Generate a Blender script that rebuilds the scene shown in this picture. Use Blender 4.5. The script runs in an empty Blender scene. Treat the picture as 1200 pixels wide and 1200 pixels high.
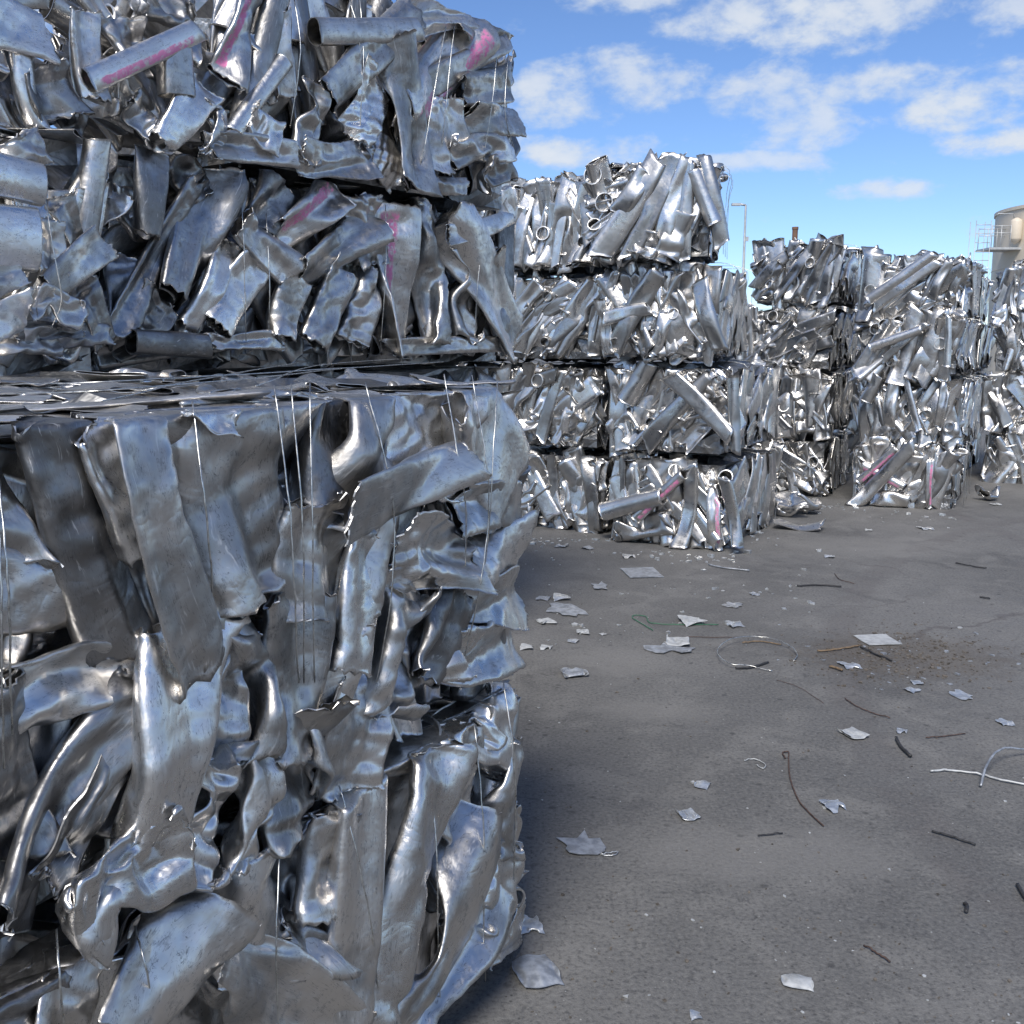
import bpy, math, random
import numpy as np
from mathutils import Vector, Matrix

random.seed(11)
scene = bpy.context.scene
COL = scene.collection
R_ = math.radians

# ================================================================ camera, sky, sun, exposure
PITCH = R_(9.5); EYE = 1.62
cam = bpy.data.objects.new('camera', bpy.data.cameras.new('camera')); COL.objects.link(cam)
cam.location = (0, 0, EYE); cam.rotation_euler = (math.pi/2 - PITCH, 0, 0)
cam.data.sensor_width = 36; cam.data.lens = 36; cam.data.clip_start = .05; cam.data.clip_end = 3000
scene.camera = cam
scene.cycles.max_bounces = 6; scene.cycles.glossy_bounces = 4; scene.cycles.diffuse_bounces = 3

SUN_EL = R_(48); SUN_TRAVEL = Vector((.27, .963, 0)).normalized()
sun = bpy.data.objects.new('sun', bpy.data.lights.new('sun', 'SUN')); COL.objects.link(sun)
sun.data.energy = 3.2; sun.data.angle = R_(20); sun.data.color = (1, .95, .88)
d = Vector((SUN_TRAVEL.x*math.cos(SUN_EL), SUN_TRAVEL.y*math.cos(SUN_EL), -math.sin(SUN_EL)))
sun.rotation_euler = d.to_track_quat('-Z', 'Y').to_euler()
sun.location = (-6, -12, 20)

world = bpy.data.worlds.new('World'); scene.world = world; world.use_nodes = True
world.cycles.sampling_method = 'NONE'
vs = scene.view_settings
vs.view_transform = 'Standard'; vs.look = 'None'; vs.exposure = .45; vs.gamma = 1; vs.use_curve_mapping = False

def ray(px, py):
    """direction through a pixel of the 1200 x 1200 photograph"""
    x = (px-600)/1200; y = (600-py)/1200
    return Vector((x, math.cos(PITCH)+y*math.sin(PITCH), -math.sin(PITCH)+y*math.cos(PITCH)))
def ground_at(px, py, z=0.):
    r = ray(px, py); t = (z-EYE)/r.z
    return Vector((r.x*t, r.y*t, z))

class NT:
    """small helper to write node trees"""
    def __init__(s, tree): s.t = tree; s.n = tree.nodes; s.l = tree.links
    def new(s, kind, **kw):
        n = s.n.new(kind)
        for k, v in kw.items(): setattr(n, k, v)
        return n
    def put(s, sock, v):
        if isinstance(v, bpy.types.NodeSocket): s.l.new(v, sock)
        else: sock.default_value = v
    def math(s, op, a, b=0., c=None, clamp=False):
        n = s.new('ShaderNodeMath', operation=op, use_clamp=clamp); s.put(n.inputs[0], a); s.put(n.inputs[1], b)
        if c is not None: s.put(n.inputs[2], c)
        return n.outputs[0]
    def vmath(s, op, a, b=(0, 0, 0)):
        n = s.new('ShaderNodeVectorMath', operation=op); s.put(n.inputs[0], a); s.put(n.inputs[1], b); return n.outputs[0]
    def noise(s, vec, scale, detail=3., rough=.5, dist=0.):
        n = s.new('ShaderNodeTexNoise'); s.put(n.inputs['Vector'], vec); n.inputs['Scale'].default_value = scale
        n.inputs['Detail'].default_value = detail; n.inputs['Roughness'].default_value = rough; n.inputs['Distortion'].default_value = dist
        return n.outputs['Fac']
    def ramp(s, f, lo, hi, a=0., b=1.):
        n = s.new('ShaderNodeMapRange', interpolation_type='SMOOTHSTEP'); s.put(n.inputs[0], f)
        for i, v in enumerate((lo, hi, a, b)): s.put(n.inputs[i+1], v)
        return n.outputs[0]
    def mix(s, f, a, b, blend='MIX'):
        n = s.new('ShaderNodeMix', data_type='RGBA', blend_type=blend); s.put(n.inputs[0], f); s.put(n.inputs[6], a); s.put(n.inputs[7], b)
        return n.outputs[2]

def build_sky():
    nt = NT(world.node_tree); bg = nt.n['Background']
    sky = nt.new('ShaderNodeTexSky', sky_type='NISHITA', sun_disc=False)
    sky.sun_elevation = SUN_EL
    sky.sun_rotation = math.atan2(-SUN_TRAVEL.x, -SUN_TRAVEL.y)
    sky.air_density = 1.0; sky.dust_density = .1; sky.ozone_density = 2.0; sky.altitude = 1500
    tc = nt.new('ShaderNodeTexCoord').outputs['Generated']
    sep = nt.new('ShaderNodeSeparateXYZ'); nt.put(sep.inputs[0], tc)
    x, y, z = sep.outputs
    az = nt.math('ARCTAN2', x, y); el = nt.math('ARCSINE', z)
    # clouds lie on a flat layer: noise on the layer's plane
    k = nt.math('DIVIDE', 1., nt.math('ADD', nt.math('MAXIMUM', z, 0.), .09))
    comb = nt.new('ShaderNodeCombineXYZ'); nt.put(comb.inputs[0], nt.math('MULTIPLY', x, k)); nt.put(comb.inputs[1], nt.math('MULTIPLY', y, k)); comb.inputs[2].default_value = 3.7
    pl = comb.outputs[0]
    comb2 = nt.new('ShaderNodeCombineXYZ'); nt.put(comb2.inputs[0], az); nt.put(comb2.inputs[1], nt.math('MULTIPLY', el, 1.7))
    fine = nt.noise(comb2.outputs[0], 20., 5., .60, .10)
    # the field of small cumulus in view
    blobs = [(735,0,62,12),(860,18,70,24),(960,26,110,26),(1185,12,34,18),(735,92,66,26),(660,112,58,30),(905,112,52,32),
             (945,150,60,20),(1025,100,62,18),(1150,118,62,30),(1165,166,52,12),(665,178,84,15),
             (880,190,66,10),(1045,222,50,10),(130,20,80,24)]
    m = None
    for (px, py, rx, ry) in blobs:
        r = ray(px, py).normalized()
        a0 = math.atan2(r.x, r.y); e0 = math.asin(r.z)
        dx = nt.math('MULTIPLY', nt.math('SUBTRACT', az, a0), 1200/rx/1.12); dy = nt.math('MULTIPLY', nt.math('SUBTRACT', el, e0), 1200/ry/1.12)
        q = nt.math('SUBTRACT', 1., nt.math('MULTIPLY_ADD', dx, dx, nt.math('MULTIPLY', dy, dy)))
        m = q if m is None else nt.math('MAXIMUM', m, q)
    m = nt.math('MAXIMUM', m, -.95)
    # the same kind of cumulus all round the sky
    wide = nt.noise(pl, 1.1, 4., .55)
    rest = nt.math('MULTIPLY', nt.math('SUBTRACT', wide, .50), 9.)
    view = nt.ramp(nt.math('ABSOLUTE', az), .50, .66)
    mm = nt.new('ShaderNodeMix', data_type='FLOAT'); nt.put(mm.inputs[0], nt.math('MAXIMUM', view, nt.ramp(el, .50, .62))); nt.put(mm.inputs[2], m); nt.put(mm.inputs[3], rest)
    dens = nt.math('ADD', mm.outputs[0], nt.math('MULTIPLY', nt.math('SUBTRACT', fine, .5), 5.8))
    cov = nt.math('MULTIPLY', nt.ramp(dens, -.5, 1.3), nt.ramp(z, .0, .05))
    soft = nt.noise(comb2.outputs[0], 5., 3., .5)
    lit = nt.ramp(dens, .2, 2.2)
    ccol = nt.mix(lit, (5.2, 5.8, 6.6, 1), (6.2, 6.5, 6.9, 1))
    tint = nt.mix(1., sky.outputs[0], (.82, .965, 1.20, 1), 'MULTIPLY')
    col = nt.mix(nt.math('MULTIPLY', cov, nt.ramp(soft, .25, .75, .62, .95)), tint, ccol)
    nt.put(bg.inputs[0], col); bg.inputs[1].default_value = .093
build_sky()

# ================================================================ materials
def new_mat(name):
    m = bpy.data.materials.new(name); m.use_nodes = True
    return m, NT(m.node_tree), m.node_tree.nodes['Principled BSDF']

def aluminium(name, light, dark, r0, r1, grime=.5, pink=False, scale=1., bump=.35, scratch=True):
    m, nt, b = new_mat(name)
    tcn = nt.new('ShaderNodeTexCoord'); gm = nt.new('ShaderNodeNewGeometry')
    pos = gm.outputs['Position']; uv = tcn.outputs['UV']
    rnd = nt.new('ShaderNodeObjectInfo').outputs['Random']
    off = nt.new('ShaderNodeCombineXYZ'); nt.put(off.inputs[0], nt.math('MULTIPLY', rnd, 17.)); nt.put(off.inputs[1], nt.math('MULTIPLY', rnd, 5.))
    p = nt.vmath('ADD', pos, off.outputs[0])
    big = nt.noise(p, 5.*scale, 3., .6)
    fine = nt.noise(p, 38.*scale, 3., .7)
    c = nt.mix(nt.math('MULTIPLY', nt.ramp(big, .42, .62), grime), light+(1,), dark+(1,))
    c = nt.mix(nt.math('MULTIPLY', nt.ramp(fine, .54, .72), .5), c, dark+(1,))
    c = nt.mix(nt.math('MULTIPLY', nt.ramp(fine, .70, .76), .5), c, (.07, .07, .075, 1))
    tone = nt.math('MULTIPLY_ADD', nt.math('POWER', rnd, 1.6), -.45, 1.06)
    tv = nt.new('ShaderNodeCombineXYZ')
    for i in range(3): nt.put(tv.inputs[i], tone)
    c = nt.mix(1., c, tv.outputs[0], 'MULTIPLY')
    rough = nt.ramp(nt.math('ADD', nt.math('MULTIPLY', big, .5), nt.math('MULTIPLY', fine, .5)), .38, .62, r0, r1)
    if scratch:
        sv = nt.vmath('MULTIPLY', nt.vmath('ADD', uv, off.outputs[0]), (5., 26., 1.))
        sc_ = nt.noise(sv, 1.3, 3., .65, 1.0)
        ln_ = nt.math('MULTIPLY', nt.ramp(sc_, .60, .68), nt.ramp(big, .38, .60))
        vein = nt.math('MULTIPLY', nt.ramp(nt.math('ABSOLUTE', nt.math('SUBTRACT', sc_, .47)), .016, .003), nt.ramp(fine, .40, .56))
        c = nt.mix(nt.math('MULTIPLY', ln_, .40), c, (.86, .85, .83, 1))
        c = nt.mix(nt.math('MULTIPLY', vein, .62), c, (.10, .10, .105, 1))
        c = nt.mix(nt.math('MULTIPLY', nt.ramp(sc_, .36, .28), .35), c, (.15, .15, .155, 1))
        rough = nt.math('ADD', rough, nt.math('MULTIPLY', ln_, .10))
    metal = 1.
    if pink:
        su = nt.new('ShaderNodeSeparateXYZ'); nt.put(su.inputs[0], uv)
        edge = nt.math('ADD', su.outputs[1], nt.math('MULTIPLY', nt.math('SUBTRACT', nt.noise(p, 30., 3.), .5), .07))
        band = nt.math('MULTIPLY', nt.ramp(edge, .265, .285), nt.ramp(edge, .40, .38))
        band = nt.math('MULTIPLY', band, nt.math('MULTIPLY', nt.ramp(su.outputs[0], .05, .09), nt.ramp(su.outputs[0], .93, .88)))
        wear = nt.math('MULTIPLY', band, nt.ramp(nt.noise(p, 50., 4., .7), .38, .54, .12, .95))
        c = nt.mix(nt.math('MULTIPLY', wear, .8), c, (.70, .11, .36, 1))
        metal = nt.math('SUBTRACT', 1., nt.math('MULTIPLY', wear, .92))
        rough = nt.math('MAXIMUM', rough, nt.math('MULTIPLY', wear, .5))
    nt.put(b.inputs['Base Color'], c); nt.put(b.inputs['Metallic'], metal); nt.put(b.inputs['Roughness'], rough)
    h = nt.math('ABSOLUTE', nt.math('SUBTRACT', nt.noise(p, 9.*scale, 3.5, .55, .5), .5))
    bp = nt.new('ShaderNodeBump'); bp.inputs['Strength'].default_value = bump; bp.inputs['Distance'].default_value = .03/scale
    nt.put(bp.inputs['Height'], h); nt.put(b.inputs['Normal'], bp.outputs[0])
    return m
MAT = {}
MAT['alu'] = aluminium('weathered_aluminium', (.79, .765, .735), (.28, .276, .270), .29, .48, .65, bump=.22)
MAT['alu_bright'] = aluminium('bright_aluminium', (.88, .865, .845), (.52, .515, .51), .25, .43, .4, bump=.2)
MAT['alu_dark'] = aluminium('dull_and_shaded_aluminium', (.42, .413, .41), (.17, .17, .17), .30, .52, .7, bump=.25)  # dull scrap metal; also the dark colour given to tubes lying in shade
MAT['alu_pink'] = aluminium('aluminium_with_pink_paint', (.78, .765, .745), (.40, .395, .39), .28, .46, .5, pink=True, bump=.2)
MAT['alu_far'] = aluminium('aluminium_of_far_bales', (.82, .80, .775), (.40, .395, .385), .26, .43, .6, scale=.7, bump=.12, scratch=False)
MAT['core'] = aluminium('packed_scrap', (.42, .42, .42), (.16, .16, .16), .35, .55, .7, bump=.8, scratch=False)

def edge_mat():
    m_, nt, b = new_mat('sheared_edge'); g_ = nt.new('ShaderNodeNewGeometry').outputs['Position']
    nt.put(b.inputs['Base Color'], nt.mix(nt.noise(g_, 60., 2.), (.45, .45, .44, 1), (.85, .84, .83, 1))); b.inputs['Metallic'].default_value = 1.; b.inputs['Roughness'].default_value = .45
    return m_
MAT['edge'] = edge_mat()
def simple(name, col, rough=.6, metal=0., var=.25, scale=20., bump=0.):
    m, nt, b = new_mat(name)
    g = nt.new('ShaderNodeNewGeometry').outputs['Position']
    f = nt.noise(g, scale, 4., .6)
    nt.put(b.inputs['Base Color'], nt.mix(nt.ramp(f, .35, .65), tuple(c*(1-var) for c in col)+(1,), tuple(min(1, c*(1+var)) for c in col)+(1,)))
    b.inputs['Metallic'].default_value = metal; nt.put(b.inputs['Roughness'], nt.ramp(f, .3, .7, max(.05, rough-.1), min(1, rough+.12)))
    if bump:
        bp = nt.new('ShaderNodeBump'); bp.inputs['Strength'].default_value = bump; bp.inputs['Distance'].default_value = .01
        nt.put(bp.inputs['Height'], f); nt.put(b.inputs['Normal'], bp.outputs[0])
    return m
MAT['wire'] = simple('baling_wire_steel', (.55, .55, .53), .34, .95, .2, 60)
MAT['darkwire'] = simple('dark_steel_wire', (.12, .12, .13), .5, .6, .3, 60)
MAT['flake'] = simple('aluminium_flake', (.62, .63, .63), .38, .8, .2, 30, .2)
MAT['flake_dull'] = simple('dull_aluminium_flake', (.36, .38, .41), .5, .6, .25, 30, .2)
MAT['white'] = simple('pale_scrap', (.46, .47, .47), .5, .3, .15, 30)
MAT['rust'] = simple('rusty_steel', (.085, .055, .045), .8, .2, .4, 80, .3)
MAT['black'] = simple('black_rubber', (.028, .028, .03), .6, 0, .3, 60, .2)
MAT['wood'] = simple('weathered_wood', (.17, .12, .075), .85, 0, .3, 50, .4)
MAT['green'] = simple('green_coated_wire', (.03, .14, .07), .4, 0, .2, 40)
MAT['grit'] = simple('grit', (.11, .095, .08), .9, 0, .5, 40)
MAT['tank'] = simple('beige_tank_paint', (.64, .56, .45), .55, 0, .05, .8)
MAT['brown'] = simple('brown_pipe', (.16, .09, .06), .7, 0, .15, 3)
MAT['galv'] = simple('galvanised_steel', (.50, .51, .51), .5, .5, .1, 5)

def ground_mat():
    m, nt, b = new_mat('worn_asphalt')
    pos = nt.new('ShaderNodeNewGeometry').outputs['Position']
    big = nt.noise(pos, .55, 5., .6, .5); mid = nt.noise(pos, 3.2, 5., .65, .3); fine = nt.noise(pos, 70., 4., .7); grain = nt.noise(pos, 260., 2., .6)
    c = nt.mix(nt.ramp(big, .36, .66), (.110, .1085, .106, 1), (.156, .153, .148, 1))
    c = nt.mix(nt.math('MULTIPLY', nt.ramp(mid, .47, .66), .6), c, (.188, .184, .177, 1))
    c = nt.mix(nt.math('MULTIPLY', nt.ramp(nt.noise(pos, 1.7, 4., .6, .8), .56, .70), .5), c, (.065, .064, .066, 1))
    c = nt.mix(nt.math('MULTIPLY', nt.ramp(fine, .50, .68), .45), c, (.225, .22, .21, 1))
    c = nt.mix(nt.math('MULTIPLY', nt.ramp(fine, .50, .34), .6), c, (.052, .052, .053, 1))
    c = nt.mix(nt.math('MULTIPLY', nt.ramp(nt.noise(pos, 19., 4., .7, .6), .58, .68), .55), c, (.062, .062, .064, 1))
    # small dark and pale spots
    def spots(sc, thr0, thr1, dens):
        v = nt.new('ShaderNodeTexVoronoi', feature='F1'); v.inputs['Scale'].default_value = sc
        wob = nt.new('ShaderNodeTexNoise'); wob.inputs['Scale'].default_value = sc*2.2; nt.put(wob.inputs['Vector'], pos)
        nt.put(v.inputs['Vector'], nt.vmath('ADD', pos, nt.vmath('SCALE', wob.outputs['Color'])) if False else pos)
        sepc = nt.new('ShaderNodeSeparateColor'); nt.put(sepc.inputs[0], v.outputs['Color'])
        d = nt.math('ADD', v.outputs['Distance'], nt.math('MULTIPLY', nt.math('SUBTRACT', wob.outputs['Fac'], .5), .35))
        return nt.math('MULTIPLY', nt.ramp(d, thr1, thr0), nt.ramp(sepc.outputs[0], 1-dens, 1-dens+.01))
    c = nt.mix(nt.math('MULTIPLY', spots(13., .05, .22, .22), .6), c, (.030, .030, .032, 1))
    c = nt.mix(nt.math('MULTIPLY', spots(46., .06, .26, .26), .7), c, (.035, .034, .036, 1))
    c = nt.mix(nt.math('MULTIPLY', spots(30., .03, .10, .05), .6), c, (.48, .48, .47, 1))
    c = nt.mix(nt.math('MULTIPLY', spots(85., .06, .2, .06), .6), c, (.40, .40, .39, 1))
    # hairline scratches
    st = nt.noise(nt.vmath('MULTIPLY', pos, (1.2, 14., 1.)), 1.6, 3., .5, .8)
    c = nt.mix(nt.math('MULTIPLY', nt.ramp(st, .68, .73), .18), c, (.20, .20, .195, 1))
    # scuffed tyre arcs, old cracks, dusty worn places
    sp_ = nt.new('ShaderNodeSeparateXYZ'); nt.put(sp_.inputs[0], pos)
    def band(cx, cy, rad, w):
        d_ = nt.math('SQRT', nt.math('ADD', nt.math('POWER', nt.math('SUBTRACT', sp_.outputs[0], cx), 2.), nt.math('POWER', nt.math('SUBTRACT', sp_.outputs[1], cy), 2.)))
        return nt.ramp(nt.math('ABSOLUTE', nt.math('SUBTRACT', d_, rad)), w, w*.35)
    arcs = nt.math('MAXIMUM', nt.math('MAXIMUM', band(9., 3., 7.6, .13), band(9., 3., 5.9, .13)), band(-6., 9., 10.2, .12))
    c = nt.mix(nt.math('MULTIPLY', nt.math('MULTIPLY', arcs, nt.ramp(mid, .36, .60)), .28), c, (.070, .060, .062, 1))
    cr = nt.new('ShaderNodeTexVoronoi', feature='DISTANCE_TO_EDGE'); cr.inputs['Scale'].default_value = .42
    nz = nt.new('ShaderNodeTexNoise'); nz.inputs['Scale'].default_value = 2.4; nz.inputs['Detail'].default_value = 4.; nt.put(nz.inputs['Vector'], pos)
    nt.put(cr.inputs['Vector'], nt.vmath('ADD', pos, nt.vmath('MULTIPLY', nz.outputs['Color'], (.7, .7, 0))))
    c = nt.mix(nt.math('MULTIPLY', nt.math('MULTIPLY', nt.ramp(cr.outputs['Distance'], .006, .0015), nt.ramp(big, .50, .60)), .4), c, (.050, .040, .041, 1))
    for (ax_, ay_, rx_, ry_) in ((720, 775, .34, .30), (770, 832, .30, .16), (900, 1000, .5, .22), (1020, 640, .9, .5)):
        ct_ = ground_at(ax_, ay_)
        l_ = nt.new('ShaderNodeVectorMath', operation='LENGTH'); nt.put(l_.inputs[0], nt.vmath('MULTIPLY', nt.vmath('SUBTRACT', pos, (ct_.x, ct_.y, 0)), (1/rx_, 1/ry_, 1)))
        c = nt.mix(nt.math('MULTIPLY', nt.ramp(nt.math('ADD', l_.outputs['Value'], nt.math('MULTIPLY', nt.math('SUBTRACT', mid, .5), 2.4)), 1.2, .3), .42), c, (.212, .206, .196, 1))
    # the patch of dirt
    ctr = ground_at(1060, 768)
    q = nt.vmath('MULTIPLY', nt.vmath('SUBTRACT', pos, (ctr.x, ctr.y, 0)), (1/.62, 1/.42, 1))
    ln = nt.new('ShaderNodeVectorMath', operation='LENGTH'); nt.put(ln.inputs[0], q)
    dm = nt.ramp(nt.math('ADD', ln.outputs['Value'], nt.math('MULTIPLY', nt.math('SUBTRACT', nt.noise(pos, 9., 5., .7), .5), 1.6)), 1.15, .55)
    c = nt.mix(nt.math('MULTIPLY', dm, .5), c, nt.mix(fine, (.050, .041, .033, 1), (.135, .115, .095, 1)))
    nt.put(b.inputs['Base Color'], c)
    nt.put(b.inputs['Roughness'], nt.ramp(mid, .3, .7, .62, .85)); b.inputs['Specular IOR Level'].default_value = .35
    bp = nt.new('ShaderNodeBump'); bp.inputs['Strength'].default_value = .7; bp.inputs['Distance'].default_value = .008
    nt.put(bp.inputs['Height'], nt.math('ADD', nt.math('ADD', nt.math('MULTIPLY', fine, .6), nt.math('MULTIPLY', grain, .4)), nt.math('MULTIPLY', mid, 1.5))); nt.put(b.inputs['Normal'], bp.outputs[0])
    return m
MAT['ground'] = ground_mat()

# ================================================================ mesh helpers
def link(name, data, parent=None, loc=None):
    o = bpy.data.objects.new(name, data); COL.objects.link(o)
    if parent: o.parent = parent
    if loc is not None: o.location = loc
    return o
def tag(o, label, cat, group=None):
    o['label'] = label; o['category'] = cat
    if group: o['group'] = group
    return o
def mesh(name, verts, faces, mat, smooth=True, uv=None):
    me = bpy.data.meshes.new(name)
    verts = np.asarray(verts, np.float32)
    if isinstance(faces, np.ndarray):
        nf, k = faces.shape
        me.vertices.add(len(verts)); me.vertices.foreach_set('co', verts.ravel())
        me.loops.add(nf*k); me.loops.foreach_set('vertex_index', faces.astype(np.int32).ravel())
        me.polygons.add(nf); me.polygons.foreach_set('loop_start', np.arange(0, nf*k, k, dtype=np.int32))
        me.update(calc_edges=True)
    else:
        me.from_pydata(verts.tolist(), [], faces)
    if uv is not None:
        l = me.uv_layers.new(name='UVMap')
        li = np.empty(len(me.loops), np.int32); me.loops.foreach_get('vertex_index', li)
        l.data.foreach_set('uv', np.asarray(uv, np.float32)[li].ravel())
    me.polygons.foreach_set('use_smooth', np.full(len(me.polygons), smooth))
    if mat: me.materials.append(mat)
    return me
def bars_mesh(name, polys, rad, mat, sides=6):
    """round bars along polylines"""
    V, F = [], []
    for pts in polys:
        pts = [Vector(p) for p in pts]; base = len(V)
        for i, p in enumerate(pts):
            t = (pts[min(i+1, len(pts)-1)]-pts[max(i-1, 0)]).normalized()
            a = t.cross(Vector((.13, .31, .94))); a.normalize(); b = t.cross(a)
            for k in range(sides):
                w = 2*math.pi*k/sides
                V.append(p+(a*math.cos(w)+b*math.sin(w))*rad)
        n = len(pts)
        for i in range(n-1):
            for k in range(sides):
                k2 = (k+1) % sides
                F.append((base+i*sides+k, base+i*sides+k2, base+(i+1)*sides+k2, base+(i+1)*sides+k))
        F.append(tuple(base+k for k in range(sides))[::-1]); F.append(tuple(base+(n-1)*sides+k for k in range(sides)))
    return mesh(name, [tuple(v) for v in V], F, mat)
def box_verts(x0, x1, y0, y1, z0, z1):
    v = [(x, y, z) for z in (z0, z1) for (x, y) in ((x0, y0), (x1, y0), (x1, y1), (x0, y1))]
    f = [(0, 3, 2, 1), (4, 5, 6, 7), (0, 1, 5, 4), (1, 2, 6, 5), (2, 3, 7, 6), (3, 0, 4, 7)]
    return v, f
def catmull(pts, n=6):
    pts = [Vector(p) for p in pts]; out = []
    P = [pts[0]*2-pts[1]]+pts+[pts[-1]*2-pts[-2]]
    for i in range(1, len(P)-2):
        for k in range(n):
            t = k/n
            out.append(.5*((2*P[i])+(P[i+1]-P[i-1])*t+(2*P[i-1]-5*P[i]+4*P[i+1]-P[i+2])*t*t+(3*P[i]-P[i-1]-3*P[i+1]+P[i+2])*t**3))
    out.append(pts[-1]); return out

# ---------------------------------------------------------------- crushed metal shapes
NU, NV = 26, 16
def crush_library(rng, specs, steps=90, inner=5):
    """Position based crush of thin tubes / sheets, all variants at once.  Array layout (vertex, variant, xyz)."""
    B = len(specs)
    U, V = np.meshgrid(np.arange(NU), np.arange(NV), indexing='ij')
    U = U.ravel(); V = V.ravel(); N = NU*NV
    P = np.zeros((N, B, 3)); seam = np.zeros(B, bool)
    for b, s in enumerate(specs):
        r = s['r']; arc = s.get('arc', 0)
        x = U/(NU-1) - .5
        jag = np.zeros(NV)
        for k in range(1, 6):
            jag += rng.normal(0, 1/k**.6)*np.cos(2*np.pi*k*np.arange(NV)/NV + rng.uniform(0, 6.28))
        jag2 = np.roll(jag[::-1], rng.integers(NV))
        tear = s.get('tear', .02)
        e = np.clip((np.abs(x)-.36)/.14, 0, 1)**1.5
        sl = rng.uniform(-.6, .6, 2)*r
        c = np.cos(2*np.pi*V/NV)
        x = x + np.where(x > 0, tear*jag[V]*e + sl[0]*c*e, tear*jag2[V]*e + sl[1]*c*e)
        if arc:
            seam[b] = True
            th = (V/(NV-1) - .5)*arc + np.pi/2
            rr = 2*np.pi*r/arc
            P[:, b] = np.stack([x, rr*np.cos(th), rr*np.sin(th)], 1)
            P[:, b, 2] -= P[:, b, 2].mean()
            P[:, b, 1] *= 1 + .10*np.sin(7*x + b)
        else:
            th = 2*np.pi*V/NV
            P[:, b] = np.stack([x, r*np.cos(th), r*np.sin(th)], 1)
    R = np.array([s['r'] for s in specs])
    def idx(i, j): return i*NV + j % NV
    groups = []
    I, J = np.meshgrid(np.arange(NU), np.arange(NV), indexing='ij')
    def add(mask, di, dj, k, wrap):
        i = I[mask]; j = J[mask]
        ok = (i+di < NU) & (i+di >= 0)
        i, j = i[ok], j[ok]
        cross = (j+dj >= NV)
        groups.append((idx(i, j), idx(i+di, j+dj), k, cross))
    for p in (0, 1): add(I % 2 == p, 1, 0, 1., False)
    for p in (0, 1): add(J % 2 == p, 0, 1, 1., True)
    for p in (0, 1): add(I % 2 == p, 1, 1, .6, True)
    for p in (0, 1): add(I % 2 == p, 1, NV-1, .6, True)
    for p in (0, 1): add((I//2) % 2 == p, 2, 0, .3, False)
    for p in (0, 1): add((J//2) % 2 == p, 0, 2, .2, True)
    rest = []
    for a, b_, k, cross in groups:
        d = np.linalg.norm(P[a]-P[b_], axis=2)
        w = np.full(d.shape, k)
        # the sheet variants have no edge across the seam
        jj = (b_ % NV) < (a % NV)
        if k == .6 and len(a):
            back = np.abs((b_ % NV) - (a % NV)) > 2
            jj = back
        w[np.ix_(jj, seam)] = 0
        rest.append((d, w))
    # gentle long-wave start shape, so that it buckles in a few large folds
    for k in range(5):
        kv = rng.normal(0, 1, (B, 3))*np.array([9, 7, 7]); ph = rng.uniform(0, 6.28, B)
        P += (.10*R[None, :]*np.sin((P*kv[None]).sum(2)+ph))[:, :, None]*rng.normal(0, .6, (B, 3))[None]
    half = np.where((V > 0) & (V < NV/2))[0]
    mir = idx(U[half], (NV - V[half]))
    h0 = np.array([s['h0'] for s in specs])*R; h1 = np.array([s['h1'] for s in specs])*R
    cx = np.array([s['c'] for s in specs]); wy = np.array([s.get('wy', 9) for s in specs])*R
    K = 4
    ind = []
    for b, s in enumerate(specs):
        L = []
        for k in range(K):
            a = rng.uniform(0, 2*np.pi)
            n = np.array([rng.normal(0, .25), np.cos(a)*.8, np.sin(a)]); n /= np.linalg.norm(n)
            d = rng.normal(0, 1, 3); d -= n*d.dot(n); d /= np.linalg.norm(d)
            rad = s['r']*rng.uniform(.5, 1.3)
            x0 = rng.uniform(-.5, .5)
            depth = s.get('dent', 1.)*rng.uniform(.2, 1.1)*s['r'] if k < s.get('k', 3) else -1
            L.append((np.array([x0, 0, 0]), n, d, rad, s['r']-depth))
        ind.append(L)
    for t in range(steps):
        f = min(1, (t+1)/(steps*.8)); f = f*f*(3-2*f)
        x = P[:, :, 0]
        tgt = h0 + (h1-h0)*np.clip(x+.5, 0, 1)
        zmax0 = R*1.05 + (seam*.12)
        lim = zmax0 + (tgt-zmax0)*f
        np.clip(P[:, :, 2], -lim, lim, out=P[:, :, 2])
        lx = .5*(1.04 + (cx-1.04)*f); np.clip(x, -lx-.03, lx+.03, out=P[:, :, 0])
        ly = R*1.8+(wy-R*1.8)*f; ly = np.where(wy > 5*R, 99, ly); np.clip(P[:, :, 1], -ly, ly, out=P[:, :, 1])
        for b in range(B):
            for (p0, n, d, rad, fin) in ind[b]:
                if fin > R[b]*1.0: continue
                c = p0 + n*(R[b]*1.4+rad + (fin+rad-(R[b]*1.4+rad))*f)
                q = P[:, b]-c; al = q@d
                w = q - al[:, None]*d
                l = np.sqrt((w*w).sum(1)); m = (l < rad) & (np.abs(al) < 3*R[b])
                if m.any():
                    w_ = w[m]/np.maximum(l[m], 1e-5)[:, None]
                    P[m, b] += w_*(rad-l[m])[:, None]*.6
        for it in range(inner):
            for (a, b_, k, cross), (d, w) in zip(groups, rest):
                pa = P[a]; pb = P[b_]
                v = pb-pa; l = np.sqrt((v*v).sum(2))+1e-9
                corr = v*(.5*w*(l-d)/l)[:, :, None]
                P[a] = pa+corr; P[b_] = pb-corr
        # the two walls of a flattened tube do not pass through each other
        dz = P[half, :, 2]-P[mir, :, 2]
        push = np.where(seam, 0, np.clip(.016-dz, 0, 1)*.5)
        P[half, :, 2] += push; P[mir, :, 2] -= push
    out = []
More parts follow.
